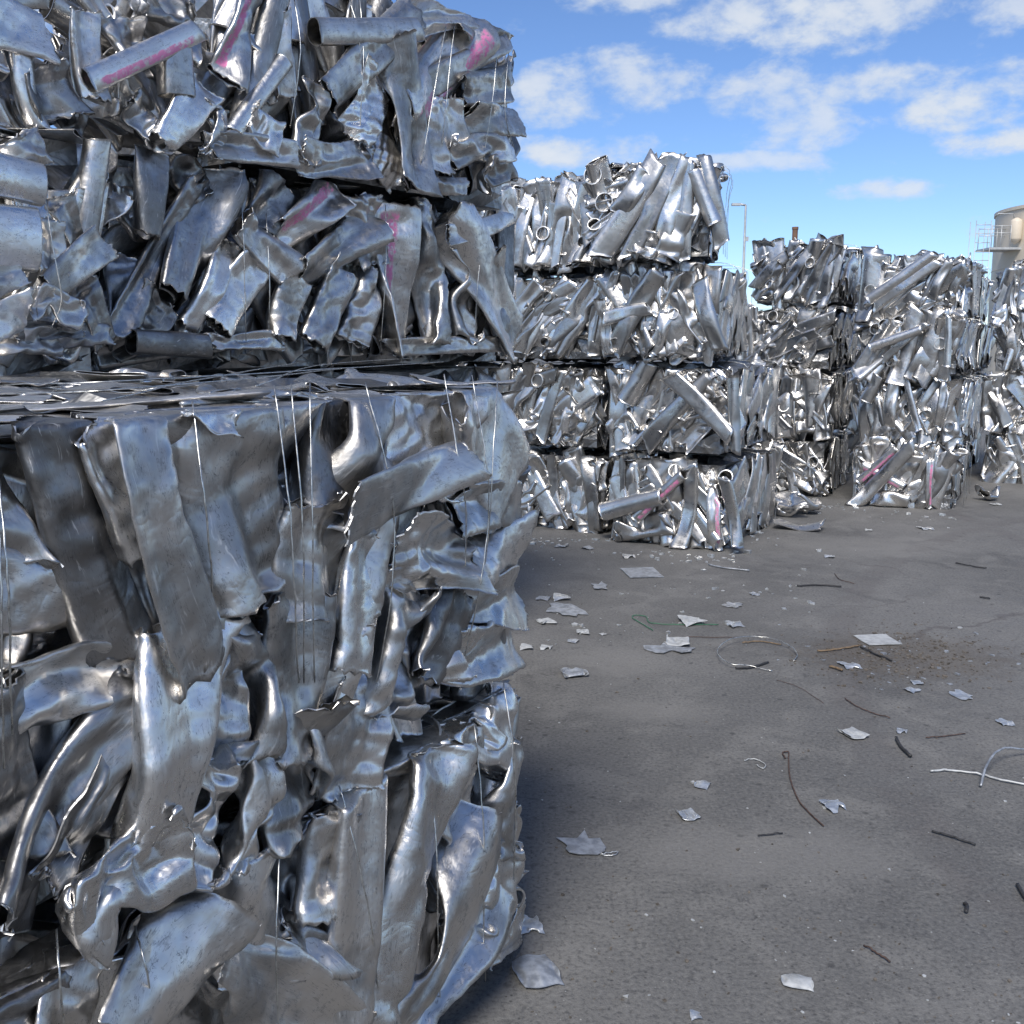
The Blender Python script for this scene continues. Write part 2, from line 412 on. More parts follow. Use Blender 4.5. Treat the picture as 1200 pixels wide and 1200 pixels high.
    for b, s in enumerate(specs):
        q = P[:, b]-P[:, b].mean(0)
        g = q.reshape(NU, NV, 3)                       # iron out grid-sized dimples
        a = g.copy()
        a[1:-1] = .5*g[1:-1]+.25*(g[:-2]+g[2:])
        if seam[b]: c_ = a.copy(); c_[:, 1:-1] = .5*a[:, 1:-1]+.25*(a[:, :-2]+a[:, 2:])
        else: c_ = .5*a+.25*(np.roll(a, 1, 1)+np.roll(a, -1, 1))
        q = c_.reshape(-1, 3)
        out.append(dict(co=q.reshape(NU, NV, 3), sheet=bool(seam[b]), half=np.abs(np.percentile(q, [3, 97], axis=0)).max(0)))
    return out


def make_specs(rng):
    u = rng.uniform; sp = []; cat = []
    def add(kind, n, f):
        for _ in range(n): sp.append(f()); cat.append(kind)
    add('flat', 7, lambda: dict(r=u(.10, .16), h0=u(.26, .5), h1=u(.22, .55), c=u(.94, 1.03), dent=u(.3, .8), k=int(rng.integers(1, 3)), tear=u(.005, .02)))
    add('crush', 11, lambda: dict(r=u(.08, .14), h0=u(.18, .7), h1=u(.2, .75), c=u(.86, 1.), dent=u(.7, 1.6), k=int(rng.integers(2, 5)), tear=u(.008, .03), wy=rng.choice([9, 1.2, 1.])))
    add('crumple', 6, lambda: dict(r=u(.11, .17), h0=u(.3, .8), h1=u(.3, .8), c=u(.62, .8), dent=u(1., 1.8), k=4, tear=u(.02, .04), wy=rng.choice([9, 1.1])))
    add('round', 5, lambda: dict(r=u(.075, .12), h0=u(.85, 1.04), h1=u(.9, 1.05), c=1.04, dent=u(.15, .6), k=int(rng.integers(0, 3)), tear=.003))
    add('taper', 6, lambda: dict(r=u(.09, .14), h0=u(.16, .3), h1=u(.85, 1.05), c=u(.95, 1.03), dent=u(.2, .8), k=int(rng.integers(0, 3)), tear=u(.004, .015)))
    add('sheet', 8, lambda: dict(r=u(.09, .13), arc=u(.7, 3.6), h0=u(.25, .8), h1=u(.25, .8), c=u(.9, 1.02), dent=u(.3, 1.1), k=int(rng.integers(1, 3)), tear=u(.012, .035)))
    return sp, cat
RNG = np.random.default_rng(5)
SPECS, CATS = make_specs(RNG)
LIB = crush_library(RNG, SPECS)
KIND = {}
for i, c in enumerate(CATS): KIND.setdefault(c, []).append(i)

def warp(g, r, amt, folds=2, e=.02, pleats=0):
    """taper, twist and sharp folds across a piece"""
    g = g.copy(); hx, hy = np.abs(g[..., 0]).max(), np.abs(g[..., 1]).max()
    x = g[..., 0]/hx
    g[..., 1] *= 1+amt*r.uniform(-.32, .32)*x
    g[..., 1] += amt*r.uniform(-.35, .35)*hy*(x*x-.3)
    tw = amt*r.uniform(-.7, .7)*x; y, z = g[..., 1].copy(), g[..., 2].copy()
    g[..., 1] = y*np.cos(tw)-z*np.sin(tw); g[..., 2] = y*np.sin(tw)+z*np.cos(tw)
    for q_ in range(folds+pleats):
        lon = q_ >= folds
        ph = math.pi/2+r.normal(0, .16) if lon else r.normal(0, .6); c = r.uniform(-.7, .7)*hy if lon else r.uniform(-.6, .6)*hx*abs(math.cos(ph))
        s = (g[..., 0]*math.cos(ph)+g[..., 1]*math.sin(ph)-c)*r.choice([-1, 1])
        e_ = .14*hy if lon else e
        sp = .5*(s+np.sqrt(s*s+e_*e_))
        k = r.uniform(.5, 1.4)*(1 if q_ % 2 else -1) if lon else amt*r.uniform(.25, .95)*r.choice([-1, 1])
        g[..., 2] += k*sp
        g[..., 0] -= (1-1/math.sqrt(1+k*k))*sp*math.cos(ph)*np.sign(s+1e-9)*.8
    # lay it flat again
    q = g.reshape(-1, 3); q -= q.mean(0)
    A = np.stack([q[:, 0], q[:, 1], np.ones(len(q))], 1); co = np.linalg.lstsq(A, q[:, 2], rcond=None)[0]
    q[:, 2] -= A@co
    return q.reshape(g.shape)
for L, c in zip(LIB, CATS):
    L['far'] = warp(L['co'], RNG, dict(flat=.5, round=.10, taper=.35, sheet=.6).get(c, .55), 0 if c == 'round' else 2, .05)
    a_, n_ = dict(flat=(.28, 1), crush=(.35, 1), crumple=(.4, 1), round=(.10, 0), taper=(.35, 1), sheet=(.45, 1))[c]
    L['co'] = warp(L['co'], RNG, a_, n_, .02, 2 if c in ('flat', 'crush', 'sheet') else 0)
    L['hfar'] = np.abs(np.percentile(L['far'].reshape(-1, 3), [3, 97], axis=0)).max(0)
    L['half'] = np.abs(np.percentile(L['co'].reshape(-1, 3), [3, 97], axis=0)).max(0)

def crinkle(g, r, a):
    """small sharp crumples, strongest towards the torn ends"""
    L = np.abs(g[..., 0]).max()
    m = .25+.9*np.clip(np.abs(g[..., 0])/L-.45, 0, 1)/.55
    pt = r.normal(0, L*.5, 2); m = m+.8*np.exp(-((g[..., 0]-pt[0])**2+(g[..., 1]-pt[1])**2)/(.09**2))
    z = 0
    for _ in range(4):
        th = r.uniform(0, math.pi); k = math.pi/r.uniform(.035, .08)
        z = z+np.abs(np.sin(k*(g[..., 0]*math.cos(th)+g[..., 1]*math.sin(th))+r.uniform(0, 6)))-.64
    g = g.copy(); g[..., 2] += a*m*z
    g[..., 1] += a*.6*m*np.roll(z, 5, 0)
    return g
def refine(c, sheet):
    def d(a, per):
        if per: p = np.concatenate([a[-1:], a, a[:2]], 0); n = len(a)
        else: p = np.concatenate([2*a[:1]-a[1:2], a, 2*a[-1:]-a[-2:-1]], 0); n = len(a)-1
        mid = (-p[0:n]+9*p[1:n+1]+9*p[2:n+2]-p[3:n+3])/16
        o = np.empty((2*n+(0 if per else 1),)+a.shape[1:]); o[0::2] = a; o[1::2] = mid
        return o
    a = d(c, False)
    return d(a.transpose(1, 0, 2), not sheet).transpose(1, 0, 2)
HI = [refine(L['co'], L['sheet']) for L in LIB]

def shell(name, g, sheet, mat, t):
    """a grid of points -> a mesh with an outer and an inner skin and torn rims"""
    nu, nv = g.shape[:2]
    du = np.gradient(g, axis=0)
    if sheet: dv = np.gradient(g, axis=1)
    else: dv = np.roll(g, -1, 1)-np.roll(g, 1, 1)
    n = np.cross(dv, du); n /= np.linalg.norm(n, axis=2, keepdims=True)+1e-12
    # tubes: outward is away from the local centre
    if not sheet:
        ctr = g.mean(1, keepdims=True)
        if ((g-ctr)*n).sum() < 0: n = -n
    inner = g-n*t
    V = np.concatenate([g.reshape(-1, 3), inner.reshape(-1, 3)])
    i, j = np.meshgrid(np.arange(nu-1), np.arange(nv-1 if sheet else nv), indexing='ij'); i = i.ravel(); j = j.ravel(); j2 = (j+1) % nv
    f = np.stack([i*nv+j, i*nv+j2, (i+1)*nv+j2, (i+1)*nv+j], 1)
    N = nu*nv
    F = [f, f[:, ::-1]+N]
    jj = np.arange(nv-1 if sheet else nv); j2 = (jj+1) % nv
    for r in (0, nu-1): F.append(np.stack([r*nv+jj, r*nv+j2, r*nv+j2+N, r*nv+jj+N], 1))
    if sheet:
        ii = np.arange(nu-1)
        for q in (0, nv-1): F.append(np.stack([ii*nv+q, (ii+1)*nv+q, (ii+1)*nv+q+N, ii*nv+q+N], 1))
    uu, vv = np.meshgrid(np.arange(nu)/(nu-1), np.arange(nv)/nv, indexing='ij')
    uv = np.stack([uu.ravel(), vv.ravel()], 1)
    me = mesh(name, V, np.concatenate(F), mat, True, np.concatenate([uv, uv]))
    e = len(f)*2
    sm = np.ones(len(me.polygons), bool); sm[e:] = False
    me.polygons.foreach_set('use_smooth', sm)
    me.materials.append(MAT['edge']); me.polygons.foreach_set('material_index', (~sm).astype(np.int32))
    return me

PART = dict(flat='flattened_tube', crush='crushed_tube', crumple='crumpled_tube', round='round_tube', taper='pinched_tube', sheet='torn_sheet')
MSH = {}
def lib_mesh(i, hi, mat):
    k = (i, hi, mat)
    if k not in MSH:
        g = HI[i] if hi else LIB[i]['far']
        MSH[k] = shell(PART[CATS[i]], g, LIB[i]['sheet'], MAT[mat], .007 if hi else .009)
    return MSH[k]

def bend_grid(g, kinks):
    """kink a piece across its axis; kinks = (position -.5..5, angle, plane 1 or 2, softness)"""
    for (c, a, ax, w) in kinks:
        x0, x1 = g[..., 0].min(), g[..., 0].max(); L = x1-x0
        xs = np.linspace(x0, x1, 200); ss = (xs-x0)/L-.5
        th = a*np.clip((ss-c)/w+.5, 0, 1); th = th-a*.5
        dx = xs[1]-xs[0]
        X = np.cumsum(np.cos(th))*dx; Y = np.cumsum(np.sin(th))*dx; X -= X.mean(); Y -= Y.mean()
        px = np.interp(g[..., 0], xs, X); py = np.interp(g[..., 0], xs, Y); t = np.interp(g[..., 0], xs, th)
        o = g[..., ax].copy(); g[..., 0] = px-o*np.sin(t); g[..., ax] = py+o*np.cos(t)
    return g

class Bale:
    """a strapped bale; local X = outward to the right, Y = its length away from us, Z up; origin at its near right foot"""
    def __init__(s, corner, z0, W, L, H, label, rot=-30., seed=0, core_y0=.10, inset=.10):
        s.W, s.L, s.H, s.z0 = W, L, H, z0
        s.root = link('scrap_bale', None, None, (corner[0], corner[1], z0)); s.root.rotation_euler = (0, 0, R_(rot))
        s.root.empty_display_size = .2
        tag(s.root, label, 'bale', 'bales of crushed aluminium tubing')
        s.M = Matrix.Translation((corner[0], corner[1], z0)) @ Matrix.Rotation(R_(rot), 4, 'Z'); s.Mi = s.M.inverted()
        s.rng = np.random.default_rng(100+seed); s.seed = seed
        s.core(core_y0, inset)
    def core(s, cy, inset=.10):
        n = 12; V = []; F = []
        x0, x1, y0, y1, z0, z1 = -s.W+.06, -inset, cy, s.L-.06, .0, s.H-.03
        def patch(o, a, b):
            base = len(V)
            for i in range(n):
                for j in range(n):
                    edge = i in (0, n-1) or j in (0, n-1)
                    p = Vector(o)+Vector(a)*(i/(n-1))+Vector(b)*(j/(n-1))
                    if not edge: p += Vector(s.rng.uniform(-.05, .05, 3).tolist())
                    V.append(tuple(p))
            for i in range(n-1):
                for j in range(n-1): F.append((base+i*n+j, base+(i+1)*n+j, base+(i+1)*n+j+1, base+i*n+j+1))
        dx, dy, dz = x1-x0, y1-y0, z1-z0
        patch((x0, y0, z0), (dx, 0, 0), (0, 0, dz)); patch((x1, y0, z0), (0, dy, 0), (0, 0, dz)); patch((x0, y0, z1), (dx, 0, 0), (0, dy, 0))
        patch((x1, y1, z0), (-dx, 0, 0), (0, 0, dz)); patch((x0, y1, z0), (0, -dy, 0), (0, 0, dz)); patch((x0, y1, z0), (dx, 0, 0), (0, -dy, 0))
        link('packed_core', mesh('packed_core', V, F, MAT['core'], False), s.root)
    # ---- pixel -> local point on a face
    def hit(s, px, py, face='right', off=0.):
        o = s.Mi @ Vector((0, 0, EYE)); dr = s.Mi.to_3x3() @ ray(px, py)
        if face == 'right': t = (off-o.x)/dr.x
        elif face == 'front': t = (-off-o.y)/dr.y
        else: t = (s.H+off-o.z)/dr.z
        return o+dr*t
    NRM = dict(right=Vector((1, 0, 0)), front=Vector((0, -1, 0)), top=Vector((0, 0, 1)))
    def piece(s, x0, y0, x1, y1, w, kind, off=0., var=None, mat='alu', face='right', zf=1., roll=0., kinks=(), hi=True, tip=0., lim=.11, fold=True, cap=None):
        A = s.hit(x0, y0, face, off); B = s.hit(x1, y1, face, off)
        mx, my = (x0+x1)/2, (y0+y1)/2
        dx, dy = x1-x0, y1-y0; l = math.hypot(dx, dy); nx, ny = -dy/l, dx/l
        P = s.hit(mx+nx*w/2, my+ny*w/2, face, off); Q = s.hit(mx-nx*w/2, my-ny*w/2, face, off)
        ax = (B-A); ln = ax.length; ax.normalize()
        wd = (P-Q); wd -= ax*wd.dot(ax); wm = wd.length
        n = s.NRM[face]
        ids = KIND[kind]; i = ids[(var if var is not None else int(s.rng.integers(99))) % len(ids)]
        Lb = LIB[i]
        g = (HI[i] if hi else Lb['far']).copy()
        h = Lb['half' if hi else 'hfar']
        k = wm/2/h[1]
        tz = min(k*h[2]*zf, cap or (.075 if kind not in ('round', 'taper') else .09))
        g = g*np.array([ln/2/h[0], k, tz/h[2]])
        if roll:
            c_, s_ = math.cos(roll), math.sin(roll); y = g[..., 1].copy(); z = g[..., 2].copy()
            g[..., 1] = y*c_-z*s_; g[..., 2] = y*s_+z*c_
        g = warp(g, s.rng, .15 if kind == 'round' else (.30 if hi else .2), dict(round=0, taper=1).get(kind, 1), .010*ln if hi else .03*ln, dict(flat=3, crush=2, sheet=3, crumple=1, taper=1).get(kind, 0) if hi else 0)
        if hi and kind != 'round': g = crinkle(g, s.rng, .0045 if kind != 'taper' else .002)
        if kinks: g = bend_grid(g, kinks)
        if tip: g[..., 2] += g[..., 0]*tip
        for e_ in ((0, 1), (-1, -2)):
            jg = s.rng.normal(0, .0055 if kind != 'round' else .0012, g.shape[1]); jg = .6*jg+.4*np.roll(jg, 1)+np.roll(jg, 3)*.5; g[e_[0], :, 0] += jg; g[e_[1], :, 0] += jg*.3; g[e_[0], :, 2] += s.rng.normal(0, .003 if kind != 'round' else 0, g.shape[1])
        yd = n.cross(ax)
        M = np.array([ax[:], yd[:], n[:]])
        g = g@M
        mid = (A+B)/2-n*max(0, tz-.04)*.8
        # pressed against the wall of the baler: soften what would stick out
        if face == 'right':
            yy = g[..., 1]+mid.y; zt = g[..., 2]+mid.z
            lim = lim-(lim+.03)*np.clip((yy-(s.L-.38))/.36, 0, 1)**1.3-.05*np.clip((zt-(s.H-.10))/.10, 0, 1)
            q = g[..., 0]+mid.x; q2 = np.where(q > lim, lim+(q-lim)*.45, q); g[..., 0] = q2-mid.x
        # what rises over the top edge, or runs past the end, is folded over
        if face == 'right' and fold:
            ov = np.maximum(g[..., 2]+mid.z-(s.H-.005), 0); g[..., 2] -= ov*.93; g[..., 0] -= ov*.9
            ov = np.maximum(g[..., 1]+mid.y-(s.L-.005), 0); g[..., 1] -= ov*.93; g[..., 0] -= ov*.8
        zz = g[..., 2]+mid.z
        g[..., 2] = np.maximum(zz, .012+.1*np.minimum(zz, 0) if s.z0 < .01 else -.05)-mid.z
        if s.z0 < .01: g[..., 2] = np.maximum(g[..., 2]+mid.z, .006)-mid.z
        me = shell(PART[kind], g, Lb['sheet'], MAT[mat], .0032 if hi else .005)
        return link(PART[kind], me, s.root, mid)
    def fill(s, face, n, length, width, mats, kinds, hi=False, depth=(-.07, .0), ang=(90, 30), flat=1., u_rng=None, v_rng=None, stick=0., tilt=.07):
        """jittered cover of one face with copies of the library shapes"""
        r = s.rng
        A = s.L if face == 'right' else s.W; Bh = s.H if face != 'top' else s.L
        if face == 'top': A = s.W
        u0, u1 = u_rng or (0, A); v0, v1 = v_rng or (0, Bh)
        nc = max(1, int(round(math.sqrt(n*(u1-u0)/(v1-v0))))); nr = max(1, int(math.ceil(n/nc)))
        swirl = r.uniform(-14, 14); f1, f2, f3 = r.uniform(0, 6.28), r.uniform(1.5, 4.), r.uniform(-3, 3)
        for a in range(nc):
            for b in range(nr):
                u = u0+(a+.5+r.uniform(-.45, .45))*(u1-u0)/nc; v = v0+(b+.5+r.uniform(-.45, .45))*(v1-v0)/nr
                kind = r.choice(kinds); ids = KIND[kind]; i = ids[int(r.integers(len(ids)))]
                Ln = r.uniform(*length); Wd = r.uniform(*width)
                if kind == 'crumple': Ln *= .7
                th = R_(ang[0]+swirl+ang[1]*1.1*math.sin(f1+f2*u+f3*v)+r.normal(0, ang[1]*.3))
                off = r.uniform(*depth)
                h = LIB[i]['half' if hi else 'hfar']
                sx = Ln/2/h[0]; sy = Wd/2/h[1]; sz = min(sy*flat, .085/h[2]*flat)
                if kind == 'round': sz = sy
                # keep it inside the bale's outline
                eu = abs(math.cos(th))*Ln/2+abs(math.sin(th))*Wd/2; ev = abs(math.sin(th))*Ln/2+abs(math.cos(th))*Wd/2
                u = min(max(u, min(eu*.95, A/2)), max(A-eu*.95, A/2)); v = min(max(v, min(ev*1.0+.012, Bh/2)), max(Bh-ev*(1.-stick)-.02, Bh/2))
                off -= max(0, h[2]*sz-.05)*.6
                if face == 'right': loc = Vector((off, u, v)); eA, eB, nn = Vector((0, 1, 0)), Vector((0, 0, 1)), Vector((1, 0, 0))
                elif face == 'front': loc = Vector((-s.W+u, -off, v)); eA, eB, nn = Vector((1, 0, 0)), Vector((0, 0, 1)), Vector((0, -1, 0))
                else: loc = Vector((-s.W+u, v, s.H+off)); eA, eB, nn = Vector((1, 0, 0)), Vector((0, 1, 0)), Vector((0, 0, 1))
                ax = eA*math.cos(th)+eB*math.sin(th)
                nn = (nn+eA*r.normal(0, tilt)+eB*r.normal(0, tilt)).normalized() if face != 'top' else (nn+eA*r.normal(0, tilt*.65)+eB*r.normal(0, tilt*.65)).normalized()
                ax = (ax-nn*ax.dot(nn)).normalized(); yd = nn.cross(ax)
                fx, fy = r.choice([-1, 1]), r.choice([-1, 1])
                M = Matrix((ax*sx*fx, yd*sy*fy, nn*sz*fx*fy)).transposed()
                o = link(PART[kind], lib_mesh(i, hi, str(r.choice(mats))), s.root)
                o.matrix_local = Matrix.Translation(loc) @ M.to_4x4()
    def stubs(s, n, rad, mat, face='front', hi=False):
        """round tubes that show their open ends"""
        r = s.rng
        for _ in range(n):
            i = KIND['round'][int(r.integers(len(KIND['round'])))]; h = LIB[i]['half' if hi else 'hfar']
            rr = r.uniform(*rad); Ln = r.uniform(.25, .4)
            A = s.W if face == 'front' else s.L
            u = r.uniform(rr*1.5, A-rr*1.5); v = r.uniform(rr*1.5, s.H-rr*1.5)
            if face == 'front': ax = Vector((r.normal(0, .3), -1, r.normal(.0, .25))).normalized(); loc = Vector((-s.W+u, Ln*.5-.05, v))
            else: ax = Vector((1, r.normal(0, .3), r.normal(0, .25))).normalized(); loc = Vector((-Ln*.5+.03, u, v))
            yd = ax.cross(Vector((0, 0, 1))).normalized(); nn = ax.cross(yd)
            M = Matrix((ax*(Ln/2/h[0]), yd*(rr/h[1]), nn*(rr/h[2]))).transposed()
            o = link('round_tube', lib_mesh(i, hi, mat), s.root); o.matrix_local = Matrix.Translation(loc) @ M.to_4x4()
    def wire(s, pts, rad=.0016, face='right', off=.115, mat='wire'):
        L = [s.hit(px, py, face, off*(1 if 0 < k < len(pts)-1 else .6)) for k, (px, py) in enumerate(pts)]
        L = catmull(L, 5)
        L = [p+Vector(s.rng.normal(0, .0006, 3).tolist()) for p in L]
        link('baling_wire', bars_mesh('baling_wire', [L], rad, MAT[mat], 5), s.root)
    def loops(s, ys, rad=.0022, out=.035):
        """strapping wire round the bale, across its length"""
        for y in ys:
            j = lambda: s.rng.uniform(-.02, .02)
            L = [(out, y+j(), .02), (out+j()*.5, y+j(), s.H*.35), (out+j()*.5, y+j(), s.H*.7), (out*.6, y+j(), s.H+.005), (-s.W*.5, y+j(), s.H+out*.5), (-s.W, y+j(), s.H)]
            link('baling_wire', bars_mesh('baling_wire', [catmull(L, 4)], rad, MAT['wire'], 4), s.root)

# ================================================================ the ground
gv = [(-700, -300, 0), (700, -300, 0), (700, 1500, 0), (-700, 1500, 0)]
g = link('ground', mesh('ground', gv, [(0, 1, 2, 3)], MAT['ground'], False)); g['kind'] = 'structure'

# ================================================================ the near stack
UX = Vector((.5, .866, 0))
NC = Vector((.03, 2.58, 0)); NL = 1.95
no = NC-UX*NL
N1 = Bale(no, 0, 1.6, NL, .755, 'nearest bale at the bottom left, resting on the asphalt', seed=1)
N2 = Bale(no, .76, 1.6, NL, .755, 'large nearest bale in the left foreground, its flat top just below eye level', seed=2)
K3 = ['flat', 'crush', 'crush', 'taper', 'sheet', 'crumple']
for b in (N1, N2):
    b.fill('right', 46, (.35, .6), (.13, .24), ['alu', 'alu', 'alu_dark'], K3, True, (-.12, -.05), (87, 18))
    b.stubs(3, (.04, .06), 'alu_dark', 'right', True)
    b.fill('right', 42, (.2, .38), (.06, .12), ['alu', 'alu', 'alu_dark', 'alu_bright'], ['crush', 'crumple', 'crush', 'flat'], True, (-.06, .0), (86, 22))
N2.fill('top', 90, (.30, .75), (.10, .28), ['alu_bright', 'alu_bright', 'alu'], ['flat', 'sheet', 'flat'], True, (-.045, -.004), (80, 40), flat=.20)  # brighter metal on the top stands in for reflected sky
N2.fill('top', 60, (.14, .36), (.06, .15), ['alu_bright', 'alu_bright', 'alu'], ['sheet', 'crumple', 'sheet', 'crush'], True, (-.012, .008), (60, 60), flat=.32, tilt=.1)  # small lumps, again in brighter metal for the sky they mirror
N1.fill('top', 14, (.3, .5), (.10, .22), ['alu', 'alu_bright'], ['flat', 'sheet'], True, (-.05, -.02), (80, 40), flat=.2, v_rng=(1.2, 1.95))
# second bale, face: x0 y0 x1 y1 width kind offset variant material
def put(bale, rows, face='right', hi=True):
    for r in rows:
        kw = dict(r[8]) if len(r) > 8 else {}
        bale.piece(r[0], r[1], r[2], r[3], r[4], r[5], r[6], r[7], face=face, hi=hi, **kw)
D = {'mat': 'alu_dark'}; BR = {'mat': 'alu_bright'}; PK = {'mat': 'alu_pink'}
put(N2, [
 (50, 470, 142, 775, 88, 'flat', .03, 0, D),
 (-40, 690, 100, 695, 105, 'taper', .00, 1),
 (-5, 815, 160, 785, 95, 'flat', .03, 1),
 (-30, 500, -5, 660, 80, 'flat', .0, 2, D),
 (112, 500, 165, 650, 58, 'taper', .06, 2, BR),
 (118, 488, 240, 498, 66, 'round', .02, 0),
 (188, 472, 224, 800, 70, 'crush', .12, 0, {'kinks': ((-.25, .35, 1, .3),)}),
 (232, 520, 245, 700, 50, 'flat', .02, 3, D),
 (150, 600, 200, 760, 55, 'crush', .01, 1, D),
 (258, 470, 292, 700, 125, 'flat', .05, 4),
 (335, 446, 318, 605, 140, 'flat', .02, 5),
 (412, 448, 372, 600, 66, 'taper', .03, 3, D),  # dark metal stands in for the shade on this tube
 (455, 450, 388, 722, 86, 'crush', .055, 2, {'kinks': ((.1, .3, 1, .4),)}),
 (402, 602, 556, 540, 60, 'taper', .115, 4, {'zf': .8, 'tip': -.1}),
 (462, 650, 560, 655, 92, 'sheet', .085, 0),
 (505, 448, 495, 585, 105, 'sheet', .03, 1, BR),
 (545, 440, 600, 570, 95, 'flat', .045, 6),
 (535, 592, 618, 592, 62, 'flat', .05, 1),
 (540, 655, 624, 645, 72, 'flat', .045, 2),
 (545, 705, 628, 700, 66, 'sheet', .05, 3, BR),
 (520, 772, 612, 752, 70, 'crush', .03, 3, BR),
 (283, 685, 290, 885, 74, 'crush', .06, 4),
 (360, 585, 352, 725, 64, 'flat', .045, 0),
 (346, 700, 338, 880, 66, 'taper', .055, 0),
 (432, 625, 402, 785, 46, 'taper', .065, 5, BR),
 (390, 730, 372, 930, 66, 'crush', .05, 5),
 (472, 685, 440, 840, 60, 'crumple', .05, 0),
 (505, 690, 515, 800, 60, 'sheet', .06, 4),
 (530, 690, 495, 795, 45, 'flat', .05, 3, D),
 (226, 735, 184, 985, 88, 'taper', .09, 2, {'cap': .12, 'lim': .16, 'mat': 'alu_bright'}),
 (158, 812, -10, 1075, 64, 'flat', .045, 4, D),
 (150, 880, 55, 1030, 40, 'sheet', .06, 2, D),
 (-20, 810, 22, 1000, 90, 'flat', .03, 5, D),
 (82, 1098, 212, 975, 100, 'crumple', .10, 1, BR),
 (245, 880, 222, 1035, 64, 'crumple', .07, 1),
 (292, 865, 288, 1010, 74, 'crumple', .065, 2),
 (352, 830, 342, 975, 70, 'crush', .06, 6),
 (272, 745, 244, 910, 56, 'crush', .05, 7),
 (425, 790, 405, 930, 64, 'sheet', .06, 5),
 (110, 780, 130, 900, 70, 'crush', .0, 8, D),
 (240, 470, 285, 500, 40, 'crumple', .10, 3, BR),
])
put(N1, [
 (310, 985, 296, 1150, 120, 'flat', .03, 2),
 (430, 898, 404, 1195, 56, 'taper', .075, 1, {'cap': .11, 'lim': .16}),
 (512, 866, 456, 1205, 58, 'crush', .085, 9, {'cap': .11, 'lim': .16, 'mat': 'alu_bright'}),
 (545, 850, 522, 1005, 60, 'crush', .04, 5),
 (594, 1005, 475, 1215, 92, 'sheet', .115, 6),
 (540, 985, 520, 1065, 62, 'flat', .02, 1, D),
 (602, 795, 572, 905, 58, 'crumple', .05, 4, BR),
 (612, 870, 590, 1005, 46, 'crush', .05, 9),
 (606, 990, 580, 1095, 52, 'crumple', .06, 5, BR),
 (635, 1085, 585, 1110, 44, 'sheet', .07, 6, BR),
 (470, 840, 615, 792, 30, 'sheet', .03, 7, D),
 (262, 1060, 140, 1225, 88, 'flat', .10, 0),
 (-20, 1140, 110, 1092, 70, 'crush', .05, 10, D),
 (-20, 1195, 70, 1165, 70, 'flat', .06, 3, D),
 (105, 1095, 62, 1220, 66, 'crush', .07, 0),
 (262, 1125, 410, 1215, 112, 'sheet', .09, 4),
 (390, 955, 368, 1070, 46, 'crush', .05, 1),
 (432, 895, 548, 852, 58, 'sheet', .05, 5),
 (335, 1090, 395, 1150, 60, 'crush', .05, 2, D),
 (560, 830, 540, 880, 60, 'sheet', .05, 0, BR),
])
for w in ([(322, 452), (340, 600), (345, 700), (350, 800)], [(341, 450), (355, 620), (356, 800)], [(363, 449), (366, 620), (368, 800)],
          [(428, 448), (452, 540), (462, 610), (458, 700), (440, 810)], [(520, 438), (538, 540), (546, 600), (545, 680)], [(553, 440), (570, 540), (572, 610), (562, 690), (545, 770)],
          [(583, 445), (579, 520), (574, 610), (566, 680)], [(-2, 560), (6, 640), (12, 740), (14, 860)], [(-10, 570), (0, 650), (2, 760), (4, 900)], [(225, 470), (236, 560), (246, 640), (252, 760)]):
    N2.wire(w, .0015)
for w in ([(398, 920), (420, 1010), (436, 1090), (446, 1200)], [(504, 890), (512, 1000), (513, 1080), (516, 1180)], [(556, 850), (566, 960), (567, 1060), (569, 1150)],
          [(590, 800), (600, 870), (604, 950), (602, 1030)], [(158, 1085), (172, 1140), (182, 1230)], [(328, 990), (324, 1100), (326, 1220)], [(66, 1090), (70, 1150), (76, 1220)]):
    N1.wire(w, .0017)
for w in ([(0, 452), (150, 446), (330, 436), (520, 424)], [(0, 462), (200, 452), (400, 432)], [(120, 470), (260, 440), (380, 420)], [(300, 452), (400, 425), (560, 416)]):
    N2.wire(w, .0014, 'top', .03)

# ================================================================ the second row, four bales high
RROT = -34.; ru = Vector((math.sin(R_(34)), math.cos(R_(34)), 0)); rv = Vector((math.cos(R_(34)), -math.sin(R_(34)), 0))
RC = Vector((.03, 5.5, 0)); RL = 2.45; ro = RC-ru*RL
for z0, nm, sd in ((0, 'bale behind the nearest stack, on the ground', 10), (.76, 'bale behind the nearest stack, second from the ground', 11)):
    b = Bale(ro-rv*.05, z0, 1.2, RL, .75, nm, RROT, sd)
    b.fill('right', 26, (.3, .6), (.12, .22), ['alu', 'alu_dark'], K3, False, (-.1, -.02))
    if z0: b.fill('top', 30, (.35, .7), (.12, .28), ['alu', 'alu_bright'], ['flat', 'sheet'], False, (-.045, -.012), flat=.16)
for z0, nm, sd in ((0, 'bale at the left edge behind the nearest stack, on the ground', 12), (.76, 'bale at the left edge behind the nearest stack, second from the ground', 13)):
    b = Bale(ro-ru*1.75-rv*.05, z0, 1.2, 1.7, .75, nm, RROT, sd)
    b.fill('right', 18, (.3, .6), (.12, .22), ['alu', 'alu_dark'], K3, False, (-.1, -.02))
    if z0: b.fill('top', 24, (.35, .7), (.12, .28), ['alu', 'alu_bright'], ['flat', 'sheet'], False, (-.045, -.012), flat=.16)
R3 = Bale(ro, 1.515, 1.2, RL, .745, 'third bale up behind the flat-topped foreground bale, full of dull tubes darkened for shade', RROT, 14)  # dull metal, its darkness partly standing in for shadow from the bale above
R4 = Bale(ro-ru*.1+rv*.04, 2.29, 1.2, RL+.1, .80, 'top bale at upper left with a pink-striped tube and an open round pipe', RROT, 15, core_y0=.75)
